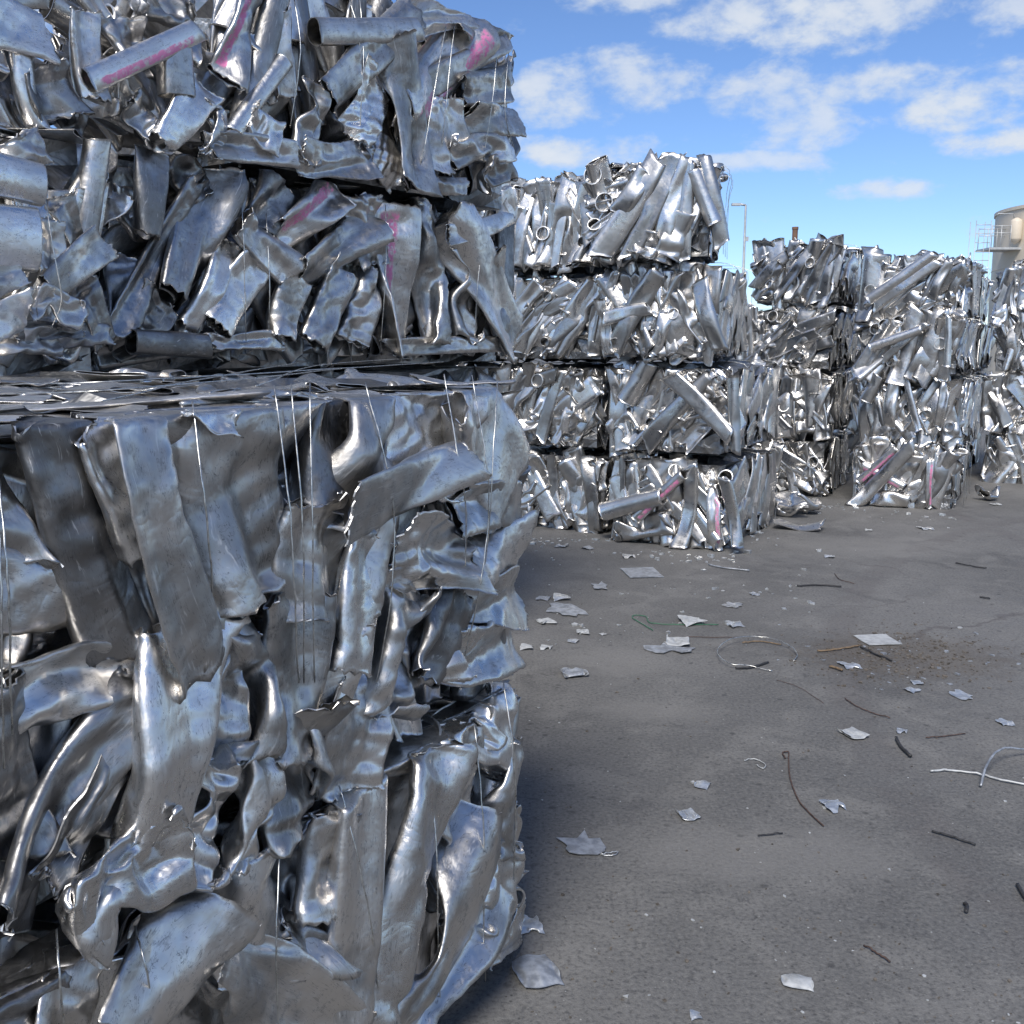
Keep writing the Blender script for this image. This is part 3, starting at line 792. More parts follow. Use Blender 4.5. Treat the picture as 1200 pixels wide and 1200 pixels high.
R3L = Bale(ro-ru*1.72+rv*.16, 1.515, 1.2, 1.66, .74, 'bale of big smooth tubes at the left edge above the flat bale top', RROT, 16)
R4L = Bale(ro-ru*1.90+rv*.10, 2.28, 1.2, 1.55, .58, 'topmost bale at the upper left corner, mostly cut by the picture edge', RROT, 17)
for b, mm in ((R3, ['alu_dark', 'alu', 'alu_dark']), (R4, ['alu', 'alu', 'alu_dark']), (R3L, ['alu', 'alu_bright']), (R4L, ['alu', 'alu_dark'])):
    if b is R4:
        b.fill('right', 60, (.28, .55), (.08, .18), mm, K3+['round'], True, (-.12, -.03), (70, 40), u_rng=(.62, b.L))
        b.fill('right', 26, (.25, .38), (.08, .16), mm, K3+['round'], True, (-.14, -.03), (30, 40), u_rng=(0, .7), v_rng=(0, .40))
        b.fill('right', 14, (.25, .38), (.08, .16), mm, K3, False, (-.5, -.2), (10, 40), u_rng=(0, .7), v_rng=(0, .36))
        b.fill('top', 18, (.3, .6), (.1, .2), mm, ['flat', 'crush', 'sheet'], False, (-.05, .02), (90, 50), flat=.5, v_rng=(.95, b.L))
        continue
    b.fill('right', int(30*b.L), (.28, .55), (.08, .18), mm, K3+['round'], True, (-.12, -.03), (70, 40))
    b.fill('top', int(11*b.L), (.3, .6), (.1, .2), mm, ['flat', 'crush', 'sheet'], False, (-.05, .01), (90, 50), flat=.3 if b is R3 or b is R3L else .5)
put(R3, [
 (257, 200, 203, 350, 56, 'flat', .05, 0, D), (228, 212, 136, 390, 32, 'crush', .05, 0, D), (178, 178, 174, 274, 38, 'taper', .08, 1, D),
 (104, 165, 116, 232, 52, 'flat', .04, 1), (128, 218, 92, 275, 42, 'sheet', .06, 0), (192, 348, 158, 400, 52, 'sheet', .05, 1, D),
 (156, 400, 242, 406, 30, 'round', .09, 0, D), (272, 285, 220, 385, 30, 'taper', .06, 2, BR), (302, 305, 252, 380, 46, 'taper', .07, 3, BR),
 (283, 256, 338, 324, 46, 'flat', .08, 2), (398, 222, 328, 278, 46, 'flat', .06, 3, PK), (444, 262, 348, 322, 44, 'flat', .07, 4),
 (238, 400, 332, 402, 28, 'crumple', .07, 0, BR), (404, 318, 368, 402, 36, 'crush', .07, 1), (348, 325, 328, 395, 34, 'taper', .07, 4), (440, 320, 415, 400, 34, 'crush', .05, 2),
 (464, 238, 470, 414, 36, 'crush', .07, 3, PK), (512, 238, 505, 402, 38, 'crush', .06, 4), (545, 280, 548, 400, 32, 'crumple', .05, 1), (424, 230, 436, 310, 36, 'sheet', .06, 2),
 (534, 250, 614, 400, 52, 'flat', .11, 5), (525, 276, 612, 254, 24, 'taper', .10, 5), (450, 406, 580, 404, 22, 'flat', .07, 6),
 (330, 215, 300, 262, 50, 'flat', .03, 3, D), (575, 300, 600, 400, 30, 'crush', .06, 6),
 (150, 300, 128, 395, 40, 'crush', .0, 5, D), (205, 180, 235, 230, 40, 'flat', .02, 4, D)])
put(R4, [
 (106, 94, 232, 36, 32, 'round', .12, 0, PK), (205, 55, 213, 112, 36, 'round', .10, 1), (242, 98, 192, 168, 50, 'taper', .10, 2, BR), (48, 78, 72, 138, 58, 'flat', .08, 0, D),
 (18, 55, 52, 175, 24, 'round', .07, 2, {'kinks': ((0, .5, 1, .5),)}), (95, 15, 106, 115, 36, 'taper', .06, 3), (140, 22, 152, 68, 42, 'flat', .06, 1, D), (160, 4, 224, 26, 42, 'crumple', .03, 0, D),
 (302, -15, 260, 88, 42, 'flat', .06, 2, PK), (328, -15, 284, 150, 30, 'round', .05, 3), (332, 72, 272, 155, 22, 'round', .08, 4, BR), (326, 12, 336, 112, 30, 'crush', .07, 0),
 (372, 37, 490, 35, 32, 'round', .10, 0), (384, 112, 486, 14, 46, 'flat', .09, 3), (476, 135, 566, 26, 62, 'flat', .06, 4, PK), (500, 100, 592, 48, 32, 'taper', .06, 0),
 (476, 22, 552, 12, 50, 'sheet', .07, 0), (474, 48, 492, 218, 38, 'flat', .13, 5, {'kinks': ((.1, -.4, 1, .4),)}), (446, 92, 418, 160, 46, 'sheet', .09, 1, BR),
 (370, 92, 358, 192, 34, 'crumple', .08, 1), (354, 186, 438, 188, 46, 'sheet', .09, 2), (244, 168, 345, 182, 38, 'flat', .09, 6), (256, 126, 244, 184, 32, 'crumple', .08, 2, BR), (292, 136, 328, 168, 36, 'crumple', .10, 3, BR),
 (540, 106, 600, 98, 44, 'flat', .06, 0), (548, 136, 616, 146, 42, 'flat', .08, 1), (528, 182, 600, 168, 42, 'crumple', .07, 4), (520, 115, 530, 200, 42, 'sheet', .07, 3), (566, 205, 604, 195, 36, 'crumple', .06, 5), (478, 212, 545, 222, 26, 'flat', .07, 2),
 (535, 32, 602, 46, 32, 'sheet', .06, 4), (430, 165, 470, 205, 40, 'sheet', .06, 5), (400, 130, 410, 190, 34, 'crush', .03, 4, D), (150, 120, 175, 150, 30, 'crush', .06, 6), (300, 40, 315, 120, 22, 'crush', .06, 8)])  # the dark crushed tube stands in for the shade of a hollow
put(R4, [(-5, 60, 38, 150, 60, 'flat', -.06, 3, D), (-20, 110, 30, 165, 50, 'crush', -.05, 2), (60, 120, 100, 150, 40, 'crumple', -.05, 4, D)])
put(R3L, [
 (-40, 198, 52, 214, 54, 'round', .10, 1, BR), (-50, 268, 46, 282, 78, 'round', .12, 3, BR), (-30, 335, 26, 322, 44, 'flat', .12, 1), (-30, 378, 32, 370, 54, 'flat', .11, 2), (36, 350, 104, 366, 44, 'crumple', .10, 1, BR),
 (132, 282, 56, 336, 46, 'taper', .08, 3), (58, 258, 62, 316, 40, 'sheet', .08, 2), (70, 230, 90, 280, 30, 'crush', .06, 3), (20, 160, 40, 200, 50, 'flat', .05, 3), (20, 390, 100, 385, 24, 'sheet', .06, 1, D), (-10, 400, 70, 398, 34, 'crush', .05, 2), (60, 395, 130, 392, 30, 'flat', .02, 1, D), (95, 330, 125, 400, 36, 'crush', .0, 3, D)])
put(R4L, [(-40, 2, 74, 40, 72, 'flat', .12, 1, {'mat': 'alu_bright', 'fold': False}), (-60, -30, 60, -20, 60, 'crush', .05, 1, {'fold': False}), (-30, 80, 14, 160, 34, 'crush', .08, 2), (10, 62, 60, 100, 30, 'crush', .04, 4)])
for w in ([(422, 0), (426, 60), (424, 110), (420, 190)], [(410, 0), (420, 40), (424, 110)], [(524, 22), (512, 90), (498, 170), (488, 212)], [(533, 26), (524, 110), (516, 190)], [(584, 40), (578, 110), (566, 190)],
          [(596, 60), (592, 130), (604, 180)], [(345, 0), (352, 60), (340, 150)], [(480, 20), (482, 120), (474, 210)]):
    R4.wire(w, .0022)
for w in ([(282, 218), (286, 290), (288, 400)], [(452, 240), (452, 320), (446, 410)], [(568, 250), (560, 330), (556, 410)], [(312, 250), (316, 330), (314, 410)]):
    R3.wire(w, .002)
R3L.wire([(50, 210), (62, 290), (72, 350), (60, 385)], .002)

# ================================================================ stacks further back
KF = ['crush', 'crush', 'crush', 'flat', 'crumple', 'crumple', 'sheet', 'taper']
def far_bale(corner, z0, W, L, H, label, seed, rot=-30., nf=21, nr=16, top=False, mats=('alu_far', 'alu_far', 'alu_far', 'alu'), stick=.0):
    b = Bale(corner, z0, W, L, H, label, rot, seed, .055, .07)
    mats = list(mats)
    a0 = float(b.rng.choice([88, 84, 62, 112]))
    b.fill('front', nf, (.50, .78), (.13, .25), mats, KF, False, (-.09, -.01), (a0, 24))
    b.fill('front', nf//3, (.40, .70), (.08, .15), mats, KF, False, (-.03, .02), (a0, 28))
    b.stubs(2, (.04, .06), mats[0])
    b.fill('right', nr, (.35, .6), (.13, .24), mats, ['flat', 'crush', 'flat'], False, (-.06, -.035), (75, 35), flat=.5, tilt=.02)
    if top:
        b.fill('top', 16, (.3, .55), (.08, .16), mats, KF, False, (-.06, .02), (60, 60), flat=.8)
        b.fill('front', 10, (.35, .55), (.09, .17), mats, KF, False, (-.12, -.02), (85, 25), v_rng=(H*.45, H*1.1), stick=.35)
    b.loops([L*.2, L*.5, L*.8], .002)
    return b
def stack(corner, hs, W, L, labels, seed, jit=.04, rots=None, shift=None, **kw):
    LL = L if isinstance(L, tuple) else (L,)*4
    z = 0; out = []
    r = random.Random(seed)
    for k, h in enumerate(hs):
        rt = rots[k] if rots else -30+r.uniform(-3, 3)
        dx = shift[k] if shift else 0
        c = (corner[0]+dx+r.uniform(-jit, jit), corner[1]+r.uniform(-jit, jit))
        out.append(far_bale(c, z, W, LL[k], h-.06, labels[k], seed*10+k, rot=rt, top=(k == len(hs)-1), **kw)); z += h
    return out
LV = ('ground-level bale', 'second bale up', 'third bale up', 'top bale')
M1 = stack((1.62, 7.79), (.75, .745, .75, .72), 1.0, (1.45, 1.5, 1.2, .85), [a+' '+b for a, b in zip(LV, (
    'of the middle stack, with pink-marked tubes and a protruding bright tube', 'of the middle stack, with a long flat strip leaning across it', 'of the middle stack, under the fan of upright tubes', 'of the middle stack, tubes fanning upward like a crown'))], 20, rots=(-31, -30, -24, -15), shift=(0, 0, -.03, -.13))
M2 = stack((.77, 8.50), (.73, .74, .75, .76), 1.05, 1.5, [a+' of the shaded stack between the upper left bales and the middle stack' for a in LV], 21, mats=('alu', 'alu_far', 'alu'))
M3 = stack((-.2, 9.05), (.73, .74, .75, .70), 1.05, 1.3, [a+' of the stack half hidden behind the upper left bales' for a in LV], 26, nf=12, nr=6, mats=('alu', 'alu_far', 'alu'))
A = stack((3.33, 10.62), (.66, .67, .68, .63), .98, 1.4, [a+' of the recessed stack just right of the middle stack' for a in LV], 22, nf=19, nr=12)
Bs = stack((4.25, 9.70), (.66, .65, .57, .53), 1.0, 1.4, [a+' '+b for a, b in zip(LV, (
    'of the stack nearest the tank, a long tube slanting across its front', 'of the stack nearest the tank, ragged front', 'of the stack nearest the tank, round pipe ends showing', 'of the stack nearest the tank, tubes lying diagonally'))], 23, nf=19, nr=12)
Cs = stack((6.35, 11.35), (.63, .64, .63, .55), 1.05, 1.4, [a+' of the far stack cut by the right edge' for a in LV], 24, nf=19, nr=6)
Gs = stack((4.4, 12.3), (.66, .65, .60, .50), 1.2, 1.3, [a+' behind the slit left of the stack nearest the tank' for a in LV], 27, nf=12, nr=6)
Ds = stack((5.72, 12.75), (.63, .64, .63, .54), .98, 1.3, [a+' of the stack deep in the gap before the far right one' for a in LV], 25, nf=12, nr=10)
def fput(b, rows): put(b, rows, 'front', False)
F = {'mat': 'alu_far'}
fput(M1[3], [(704, 300, 772, 186, 30, 'flat', .05, 0, F), (738, 302, 790, 182, 26, 'crush', .06, 0, F), (768, 300, 806, 186, 24, 'crush', .06, 1, F), (800, 302, 808, 190, 18, 'taper', .05, 0, F),
             (838, 262, 812, 200, 20, 'round', .06, 1, F), (846, 285, 826, 182, 20, 'taper', .04, 2, F), (782, 300, 800, 250, 30, 'crush', .08, 3, F), (752, 300, 762, 270, 30, 'crumple', .08, 3, F), (724, 250, 758, 200, 24, 'flat', .07, 3, F)])
fput(M1[1], [(788, 440, 856, 512, 22, 'flat', .09, 1, F), (732, 470, 760, 425, 22, 'round', .05, 0, F), (756, 520, 830, 440, 22, 'taper', .06, 1, F), (858, 440, 862, 530, 14, 'round', .06, 2, F)])
fput(M1[2], [(716, 410, 770, 318, 24, 'crush', .05, 1, F), (708, 372, 760, 362, 18, 'flat', .06, 1, F), (760, 415, 800, 320, 22, 'crush', .05, 4, F), (818, 330, 842, 410, 22, 'flat', .05, 3, F)])
fput(M1[0], [(706, 600, 775, 582, 22, 'round', .10, 3, F), (745, 608, 800, 555, 14, 'round', .07, 1, PK), (836, 640, 838, 575, 18, 'crush', .05, 5, PK), (722, 625, 790, 615, 34, 'crumple', .06, 0, F), (800, 640, 812, 548, 20, 'crush', .05, 6, F), (865, 640, 850, 560, 16, 'flat', .04, 4, F)])
fput(Bs[0], [(998, 592, 1072, 524, 20, 'flat', .12, 2, F), (1006, 565, 1050, 525, 10, 'round', .06, 1, PK), (1010, 545, 1060, 570, 12, 'round', .05, 1, PK), (1088, 595, 1090, 540, 9, 'crush', .05, 2, PK), (1022, 582, 1064, 590, 20, 'crush', .07, 1, F)])
fput(Bs[3], [(1018, 352, 1094, 298, 14, 'round', .07, 0, F), (1024, 358, 1098, 308, 14, 'flat', .07, 1, F), (1090, 350, 1112, 306, 12, 'crush', .06, 1, F)])
fput(Bs[1], [(1040, 500, 1048, 445, 16, 'crush', .08, 1, F), (1014, 470, 1030, 440, 16, 'round', .07, 2, F), (1075, 505, 1062, 440, 10, 'flat', .08, 2, F), (1098, 500, 1110, 450, 14, 'crush', .06, 5, F)])
fput(Bs[2], [(1020, 408, 1080, 385, 12, 'round', .06, 1, F), (1035, 420, 1085, 380, 10, 'flat', .06, 1, F), (1110, 430, 1112, 370, 9, 'round', .06, 2, F)])
for b, px, py in ((Bs[2], 1026, 386), (Bs[2], 1036, 381), (Bs[2], 1053, 377), (M1[3], 695, 206), (M1[3], 708, 238)):
    p = b.hit(px, py, 'front', .02); i = KIND['round'][0]; h = LIB[i]['half']; rr = .052 if b is Bs[2] else .07
    o = link('round_tube', lib_mesh(i, False, 'alu_far'), b.root)
    o.matrix_local = Matrix.Translation(p+Vector((0, .14, 0))) @ Matrix((Vector((0, -.32/2/h[0], .02)), Vector((rr/h[1], 0, 0)), Vector((0, 0, rr/h[2])))).transposed().to_4x4()

# ================================================================ beyond the yard
def lathe(prof, n=64):
    V = []; F = []
    for (r, z) in prof:
        for k in range(n): a = 2*math.pi*k/n; V.append((r*math.cos(a), r*math.sin(a), z))
    for i in range(len(prof)-1):
        for k in range(n): k2 = (k+1) % n; F.append((i*n+k, i*n+k2, (i+1)*n+k2, (i+1)*n+k))
    return V, F
tank = link('storage_tank', None, None, (23.65, 40, 0)); tag(tank, 'beige cylindrical storage tank rising behind the bales at the right edge', 'tank')
TR = 4.9; TH = 6.55
V, Fc = lathe([(TR, 0), (TR, 2.1), (TR+.02, 2.12), (TR, 2.14), (TR, 4.3), (TR+.02, 4.32), (TR, 4.34), (TR, TH-.12), (TR+.05, TH-.12), (TR+.05, TH), (TR-.1, TH+.03), (.4, TH+.35), (0.01, TH+.36)], 96)
link('shell', mesh('shell', V, Fc, MAT['tank'], False), tank)
a = math.radians(207)
link('downpipe', bars_mesh('downpipe', [[(TR*1.02*math.cos(a+.12), TR*1.02*math.sin(a+.12), 0), (TR*1.02*math.cos(a+.12), TR*1.02*math.sin(a+.12), TH-.1)]], .07, MAT['brown'], 8), tank)
wx = -TR
V, Fc = lathe([(.02, -.05), (.1, .0), (.2, .12), (.21, .15), (.21, .75), (.18, .82), (.05, .9), (.02, .9)], 20)
link('side_vessel', mesh('side_vessel', V, Fc, MAT['tank']), tank, (wx-.1, -.9, TH-1.35))
plat, Fp = box_verts(wx-1.05, wx+.2, -1.0, .2, TH-1.6, TH-1.52)
link('platform', mesh('platform', plat, Fp, MAT['galv'], False), tank)
def frame(y): return [[(wx-1.0, y, z), (wx+.1, y, z)] for z in (TH-1.0, TH-.75)]+[[(wx-x, y, TH-1.55), (wx-x, y, TH-.72)] for x in (1., .65, .3)]
for y in (-.95, .15): link('guard_rail', bars_mesh('guard_rail', frame(y), .015, MAT['galv'], 6), tank)
cage = [[(wx-1.05-.55*c, -.95+.5*k, 0), (wx-1.05-.55*c, -.95+.5*k, TH-.55)] for c in (0, 1) for k in (0, 1)]+[[(wx-1.05, -.95, z), (wx-1.6, -.95, z)] for z in np.arange(.4, TH-.5, .32)]
link('ladder', bars_mesh('ladder', cage, .013, MAT['galv'], 5), tank)
link('lamp_arm', bars_mesh('lamp_arm', [[(wx-.05, -.6, TH-.45), (wx-.1, -.6, TH-.28), (wx-.65, -.6, TH-.27), (wx-.7, -.6, TH-.33)]], .02, MAT['galv'], 5), tank)

p = ray(874, 240); t = 60/p.y; pole = link('street_lamp', None, None, (p.x*t, 60, 0)); tag(pole, 'slim grey lamp post standing far behind the bales', 'street lamp')
zt = EYE+p.z*t
V, Fc = lathe([(.13, 0), (.13, 1.2), (.09, 1.3), (.06, zt)], 12)
link('post', mesh('post', V, Fc, MAT['galv']), pole)
link('arm', bars_mesh('arm', [[(0, 0, zt-.02), (-.35, 0, zt+.03)]], .06, MAT['galv'], 6), pole)
V, Fc = box_verts(-.80, -.3, -.14, .14, zt-.05, zt+.08)
link('lamp_head', mesh('lamp_head', V, Fc, MAT['galv'], False), pole)
V, Fc = box_verts(.05, .22, -.06, .06, zt-2.0, zt-1.75)
link('control_box', mesh('control_box', V, Fc, MAT['galv'], False), pole)
p = ray(932, 266); t = 50/p.y; ch = link('flue_pipe', None, None, (p.x*t, 50, 0)); tag(ch, 'short brown flue pipe peeking above the recessed bale stack', 'flue pipe')
zt = EYE+p.z*t
V, Fc = lathe([(.13, 0), (.13, zt-.12), (.15, zt-.12), (.15, zt), (.10, zt), (.10, zt-.5)], 16)
link('pipe', mesh('pipe', V, Fc, MAT['brown'], False), ch)

# ================================================================ litter on the asphalt
def foil(px, py, wpx, hpx, mat, label, seed):
    r = np.random.default_rng(seed*13+5)
    c = ground_at(px, py); sx = .78*wpx/1200*math.hypot(c.y, EYE); sy = min((ground_at(px, py-hpx/2)-ground_at(px, py+hpx/2)).length, sx*1.3)
    kd = ('sheet', 'sheet', 'crumple')[seed % 3]; i = KIND[kd][int(r.integers(len(KIND[kd])))]; h = LIB[i]['half']
    o = link('scrap_flake', lib_mesh(i, True, mat)); sc = (sx/2/h[0], sy/2/h[1], min(sx, sy)*.085/h[2])
    o.scale = sc; o.rotation_euler = (0, 0, r.uniform(-.5, .5)); o.location = (c.x, c.y, -HI[i][..., 2].min()*sc[2]+.003)
    tag(o, label, 'scrap')
def flake(px, py, wpx, hpx, mat, label, name='scrap_flake', seed=0, group=None, curl=.25, square=False):
    """a bent, torn scrap of sheet lying on the ground; size in pixels as seen"""
    r = np.random.default_rng(1000+seed+int(px*7+py))
    c = ground_at(px, py); e = ground_at(px, py+hpx/2); f = ground_at(px, py-hpx/2)
    sx = wpx/1200*math.hypot(c.y, EYE); sy = (f-e).length
    sy = min(sy, sx*1.6)
    n = 16; rings = 3
    if square: ang = [math.pi/4+k*math.pi/2 for k in range(4)]
    rad = []
    for k in range(n):
        a = 2*math.pi*k/n
        rad.append((1+.22*math.sin(2*a+r.uniform(0, 6))+r.normal(0, .16)) if not square else 1/max(abs(math.cos(a)), abs(math.sin(a)))*(1+r.normal(0, .02)))
    V = []; F = []
    kx, ky = r.uniform(-1, 1)*curl, r.uniform(-1, 1)*curl; fold = r.uniform(0, 6.28)
    def z(x, y):
        q = x*math.cos(fold)+y*math.sin(fold)
        return (abs(q)*curl*.55+kx*x*x*.5+ky*y*y*.5)
    S = min(sx, sy)
    for s_ in (1., .66, .33, 0.):
        if s_ == 0.: V.append((0, 0, z(0, 0))); break
        for k in range(n):
            a = 2*math.pi*k/n; x, y = rad[k]*s_*math.cos(a), rad[k]*s_*math.sin(a)
            V.append((x, y, z(x, y)+r.normal(0, .03*curl)))
    for ring in range(2):
        for k in range(n): k2 = (k+1) % n; F.append((ring*n+k, ring*n+k2, (ring+1)*n+k2, (ring+1)*n+k))
    for k in range(n): F.append((2*n+k, 2*n+(k+1) % n, 3*n))
    V = np.array(V)*np.array([sx/2, sy/2, S/2]); th = max(.0012, S*.02)
    V[:, 2] -= V[:, 2].min(); V[:, 2] += .003
    N = len(V); V2 = V+np.array([0, 0, th])
    F2 = [tuple(i+N for i in q) for q in F]+[tuple(q[::-1]) for q in F]+[(k, (k+1) % n, (k+1) % n+N, k+N) for k in range(n)]
    me = mesh(name, np.concatenate([V, V2]), F2, MAT[mat], False)
    o = link(name, me, None, (c.x, c.y, 0)); o.rotation_euler = (0, 0, r.uniform(-.5, .5) if not square else .12)
    tag(o, label, 'scrap', group); return o
big = [
 (627, 1142, 54, 58, 'flake_dull', 'torn grey sheet scrap at the foot of the nearest bale', .35), (618, 1085, 34, 26, 'flake', 'bright curled scrap poking from under the nearest bale', .5),
 (681, 992, 48, 22, 'flake_dull', 'squarish grey scrap with a wire tail right of the nearest bale', .12), (934, 1153, 40, 14, 'white', 'white curled strip scrap near the bottom of the picture', .4),
 (815, 1192, 14, 22, 'flake', 'small pale scrap cut by the bottom edge', .2), (806, 957, 26, 12, 'flake', 'bright little scrap right of the squarish grey scrap', .4), (823, 921, 20, 12, 'flake', 'pale angular scrap above the bright little scrap', .2),
 (977, 946, 28, 14, 'flake', 'pale blue-grey scrap right of the rusty hooked rod', .2), (1000, 862, 30, 20, 'white', 'white ragged crumpled scrap beside a dark stub of hose', .5), (1057, 858, 14, 14, 'flake', 'small pointed pale scrap above the dark stub of hose', .2),
 (1126, 816, 22, 10, 'flake', 'bright angular scrap at the right edge of the dirt patch', .15), (1028, 751, 40, 11, 'white', 'white ribbed rectangular scrap on the dirt patch', .05), (995, 781, 22, 9, 'flake', 'pale scrap on the near edge of the dirt patch', .3),
 (787, 761, 54, 12, 'flake_dull', 'wide flat grey scrap left of the wire loop', .08), (794, 754, 34, 9, 'white', 'white curled offcut lying on the wide flat grey scrap', .5), (810, 730, 32, 13, 'white', 'shiny white folded scrap on the green wire', .5),
 (861, 733, 22, 7, 'flake', 'grey scrap at the right end of the green wire', .2), (673, 791, 36, 8, 'flake_dull', 'long thin grey scrap beside the foreground bale', .2), (752, 672, 40, 11, 'flake_dull', 'flat square grey scrap in front of the middle stack', .03),
 (737, 653, 18, 8, 'flake', 'bright crumpled scrap in front of the shaded stack', .5), (703, 688, 20, 7, 'flake_dull', 'oval grey scrap on the shaded ground', .1), (664, 716, 38, 20, 'flake_dull', 'ragged long grey scrap beside the foreground bale edge', .1),
 (658, 702, 24, 10, 'flake', 'bent grey scrap just above the ragged long one', .5), (640, 730, 22, 9, 'white', 'bright crumpled bits at the foreground bale edge', .5), (637, 702, 18, 12, 'flake_dull', 'dark grey folded scrap against the foreground bale edge', .5),
 (688, 643, 15, 6, 'flake_dull', 'grey scrap at the foot of the shaded stack', .3), (658, 641, 16, 6, 'flake_dull', 'flat grey scrap left at the foot of the shaded stack', .3), (617, 760, 18, 8, 'white', 'white torn scrap left behind the lower bale top', .4), (640, 760, 16, 8, 'white', 'white curved scrap behind the lower bale top', .5),
 (858, 710, 22, 6, 'flake', 'thin grey scrap left of the dark bar', .1), (884, 697, 12, 8, 'flake', 'small pale oval scrap left of the dark bar', .2), (972, 653, 14, 5, 'flake', 'pale scrap midway between the two right stacks', .2), (1018, 622, 10, 6, 'white', 'white crumpled scrap before the stack nearest the tank', .6), (1084, 620, 16, 4, 'flake', 'pale strip before the stack nearest the tank', .2),
 (1177, 848, 18, 7, 'flake', 'pale scrap by the right edge', .2), (1166, 592, 12, 5, 'white', 'flat white scrap near the far right stack', .2), (1074, 801, 14, 7, 'flake', 'pale triangular scrap below the dirt patch', .2), (1068, 810, 16, 5, 'flake', 'thin pale scrap below the dirt patch', .2), (683, 742, 18, 6, 'white', 'pale scrap in the open left of the green wire', .2), (706, 744, 8, 8, 'white', 'white lump left of the green wire', .6), (672, 752, 14, 9, 'flake', 'small ragged scrap below the ragged long grey one', .3)]
for k, (px, py, w, h, m, lb, cu) in enumerate(big):
    if cu >= .2: foil(px, py, w, h*1.1, m, lb, k)
    else: flake(px, py, w, h, m, lb, seed=k, curl=cu, square=('rectang' in lb or 'square' in lb))

def rod(pts, rad, mat, label, name, cat, lift=None, tilt=0):
    rad *= .41
    P = [ground_at(x, y) for x, y in pts]
    P = catmull(P, 6) if len(P) > 1 else P
    rr = np.random.default_rng(int(pts[0][0]))
    P = [Vector((p.x, p.y, rad+.003+(abs(rr.normal(0, .002)))+(lift[0]*math.sin(math.pi*i/(len(P)-1)) if lift else 0))) for i, p in enumerate(P)]
    c = P[0].copy(); c.z = 0
    o = link(name, bars_mesh(name, [[p-c for p in P]], rad, MAT[mat], 7), None, c)
    tag(o, label, cat); return o
rod([(920, 890), (917, 884), (924, 883), (924, 892), (926, 915), (936, 940), (950, 956), (965, 970)], .007, 'rust', 'rusty rod with a hooked end lying on the open asphalt', 'rusty_rod', 'rod')
rod([(934, 688), (960, 687), (986, 689)], .014, 'black', 'straight dark bar lying right of the middle stack', 'dark_bar', 'bar')
rod([(978, 673), (984, 680), (1001, 685)], .006, 'rust', 'short bent reddish rod above the dark bar', 'bent_rod', 'rod')
rod([(1050, 868), (1056, 878), (1067, 889)], .016, 'black', 'dark stub of hose beside the ragged white scrap', 'hose_stub', 'hose')
rod([(1085, 866), (1108, 864), (1131, 861)], .006, 'rust', 'thin dark rod right of the hose stub', 'thin_rod', 'rod')
rod([(1092, 976), (1115, 983), (1143, 992)], .009, 'black', 'dark stick on the right near the bottom', 'dark_stick', 'stick')
rod([(888, 981), (900, 980), (917, 978)], .006, 'black', 'short dark stick below the rusty hooked rod', 'short_stick', 'stick')
rod([(1008, 760), (1025, 768), (1045, 776)], .012, 'black', 'dark stick lying on the dirt patch', 'stick', 'stick')
rod([(958, 765), (985, 762), (1008, 758)], .012, 'wood', 'brown stick at the left of the dirt patch', 'wooden_stick', 'stick')
rod([(972, 783), (980, 785), (987, 788)], .016, 'wood', 'short tan piece of wood below the dirt patch', 'wood_chunk', 'wood')
rod([(990, 820), (1002, 828), (1020, 836), (1043, 843)], .006, 'rust', 'thin bent rusty wire below the dirt patch', 'rusty_wire', 'wire')
rod([(803, 747), (835, 748), (862, 748)], .005, 'rust', 'straight reddish thin rod below the green wire', 'reddish_rod', 'rod')
rod([(905, 788), (880, 784), (855, 783), (841, 773), (844, 764), (858, 756), (880, 753), (905, 755), (925, 762), (934, 770), (930, 776)], .006, 'wire', 'open loop of grey wire on the asphalt', 'wire_loop', 'wire', (.03,))
rod([(870, 755), (890, 753), (915, 757)], .009, 'wood', 'brown strap lying along the top of the wire loop', 'brown_strap', 'strap')
rod([(862, 785), (880, 784), (900, 778)], .014, 'black', 'frayed dark strap at the near end of the wire loop', 'dark_strap', 'strap')
rod([(765, 740), (752, 732), (741, 725), (745, 722), (757, 724), (762, 731), (790, 733), (815, 733), (842, 733)], .006, 'green', 'bent green wire in front of the middle stack', 'green_wire', 'wire')
rod([(1090, 906), (1115, 905), (1150, 910), (1180, 918), (1230, 926)], .010, 'white', 'whitish flattened strip lying at the right edge', 'pale_strip', 'strip')
rod([(1149, 924), (1155, 912), (1168, 900), (1185, 891), (1215, 884)], .011, 'flake_dull', 'grey tube arching across the whitish strip', 'grey_hose', 'hose', (.06,))
rod([(872, 893), (880, 891), (890, 893), (897, 898), (894, 902), (886, 898)], .005, 'white', 'small white looped wire left of the hooked rod', 'white_wire', 'wire')
rod([(704, 1003), (716, 1001), (724, 1000), (720, 1004), (706, 1004)], .004, 'flake', 'wire tail at the corner of the squarish grey scrap', 'wire_tail', 'wire')
rod([(1012, 1110), (1025, 1118), (1043, 1130)], .006, 'rust', 'thin dark wire near the bottom right', 'dark_wire', 'wire')
rod([(830, 663), (850, 667), (878, 670)], .014, 'flake_dull', 'long grey strip at the near foot of the middle stack', 'grey_strip', 'strip')
rod([(1120, 661), (1140, 665), (1156, 667)], .012, 'black', 'dark twig on the far right asphalt', 'dark_twig', 'twig')
rod([(1148, 701), (1155, 702), (1160, 703)], .012, 'black', 'short black peg on the right asphalt', 'black_peg', 'peg')
rod([(910, 798), (935, 806), (965, 825)], .003, 'rust', 'hair-thin rusty wire below the wire loop', 'thin_wire', 'wire')
rod([(1130, 1062), (1133, 1066), (1132, 1072)], .014, 'black', 'small black lump of rubber at lower right', 'rubber_lump', 'rubber')
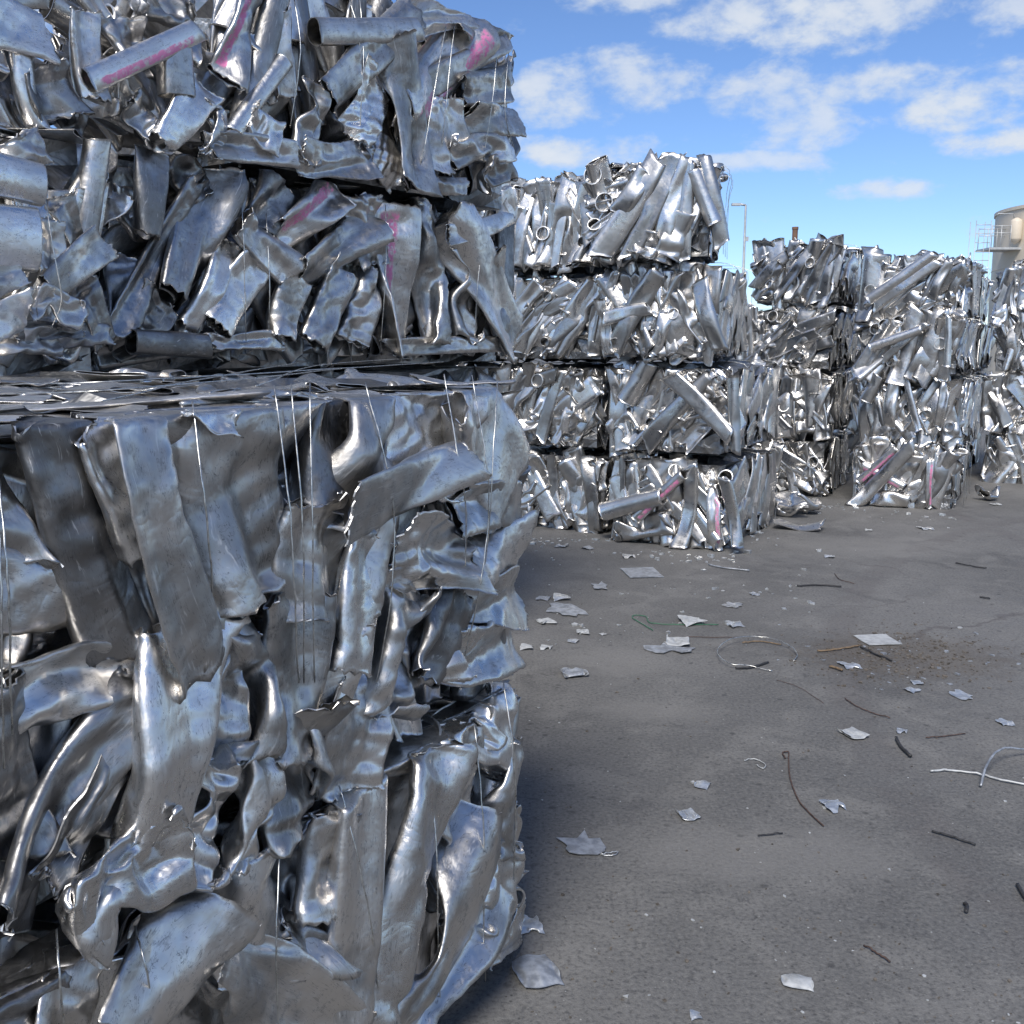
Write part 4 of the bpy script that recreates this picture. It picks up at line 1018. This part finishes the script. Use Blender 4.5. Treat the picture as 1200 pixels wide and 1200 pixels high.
rod([(1192, 1040), (1199, 1052), (1206, 1062)], .014, 'black', 'black stub of rubber cut by the right edge', 'rubber_stub', 'rubber')

# crumpled loose pieces at the foot of the stacks
def loose(px, py, Lm, Wm, kind, var, mat, label, rz=0., zs=1.):
    i = KIND[kind][var % len(KIND[kind])]; h = LIB[i]['hfar']; c = ground_at(px, py)
    o = link('loose_'+PART[kind], lib_mesh(i, False, mat), None); sx = Lm/2/h[0]; sy = Wm/2/h[1]; sz = sy*zs
    zmin = LIB[i]['far'][..., 2].min()*sz
    o.location = (c.x, c.y, -zmin+.003); o.rotation_euler = (0, 0, rz); o.scale = (sx, sy, sz)
    tag(o, label, 'scrap')
loose(908, 602, .5, .28, 'crush', 2, 'alu_far', 'loose bent tube at the foot of the middle stack side', .3)
loose(934, 603, .5, .34, 'crumple', 1, 'alu_far', 'loose bright crumpled tube on the ground beside the middle stack', 1.)
loose(936, 620, .40, .22, 'sheet', 1, 'alu_far', 'loose curled golden-grey sheet in front of the crumpled loose tube', -.5, 1.4)
loose(1158, 586, .2, .17, 'crumple', 3, 'alu_far', 'small crumpled ball of foil on the asphalt before the far right stack', .6, 1.3)
loose(918, 584, .22, .1, 'sheet', 4, 'alu_far', 'small loose curled sheet at the foot of the recessed stack', .2)

# countless chips and grit
def chips(n, name, mat, label, size, region, seed):
    r = np.random.default_rng(seed); V = []; F = []
    for _ in range(n):
        px, py = region(r); c = ground_at(px, py)
        if c.y < 1.7 or c.y > 30: continue
        s_ = r.lognormal(math.log(size), .5); k = int(r.integers(3, 6)); b = len(V); a0 = r.uniform(0, 6.28)
        el = r.uniform(.35, 1.); ro_ = r.uniform(0, 3.14)
        for zz in (.001, .001+s_*r.uniform(.15, .5)):
            for q in range(k):
                a = a0+2*math.pi*q/k; x, y = s_*math.cos(a), s_*el*math.sin(a)
                V.append((c.x+x*math.cos(ro_)-y*math.sin(ro_), c.y+x*math.sin(ro_)+y*math.cos(ro_), zz+r.uniform(0, .2)*s_*(zz > .002)))
        F.append(tuple(range(b+k, b+2*k)))
        for q in range(k): q2 = (q+1) % k; F.append((b+q, b+q2, b+k+q2, b+k+q))
    o = link(name, mesh(name, V, F, MAT[mat], False)); o['kind'] = 'stuff'; o['label'] = label; o['category'] = 'litter'
def wide(r):
    return r.uniform(560, 1260), 585+650*r.power(1.25)
def nearstack(r): return r.uniform(610, 960), r.uniform(628, 760)
def patch(r): return r.normal(1060, 55), r.normal(768, 17)
chips(110, 'pale_chips', 'white', 'tiny pale metal chips scattered over the asphalt', .0036, wide, 1)
chips(90, 'metal_chips', 'flake', 'tiny grey metal chips strewn in front of the stacks', .012, nearstack, 2)
chips(700, 'dark_grit', 'grit', 'dark grit scattered over the asphalt', .0026, wide, 3)
chips(1300, 'dirt_grit', 'grit', 'brown grit of the dirt patch', .0042, patch, 4)
chips(60, 'patch_chips', 'flake_dull', 'small grey chips on the dirt patch', .009, patch, 5)
def foot(r):
    k = int(r.integers(5)); t = r.uniform(0, 1)
    a, b_ = (((615, 630), (715, 632)), ((725, 640), (850, 655)), ((850, 655), (900, 612)), ((905, 590), (1000, 590)), ((1000, 594), (1125, 604)))[k]
    return a[0]+(b_[0]-a[0])*t+r.normal(0, 6), a[1]+(b_[1]-a[1])*t+abs(r.normal(0, 6))
chips(170, 'scrap_fines', 'flake', 'fine metal crumbs gathered along the foot of the bale stacks', .015, foot, 6)
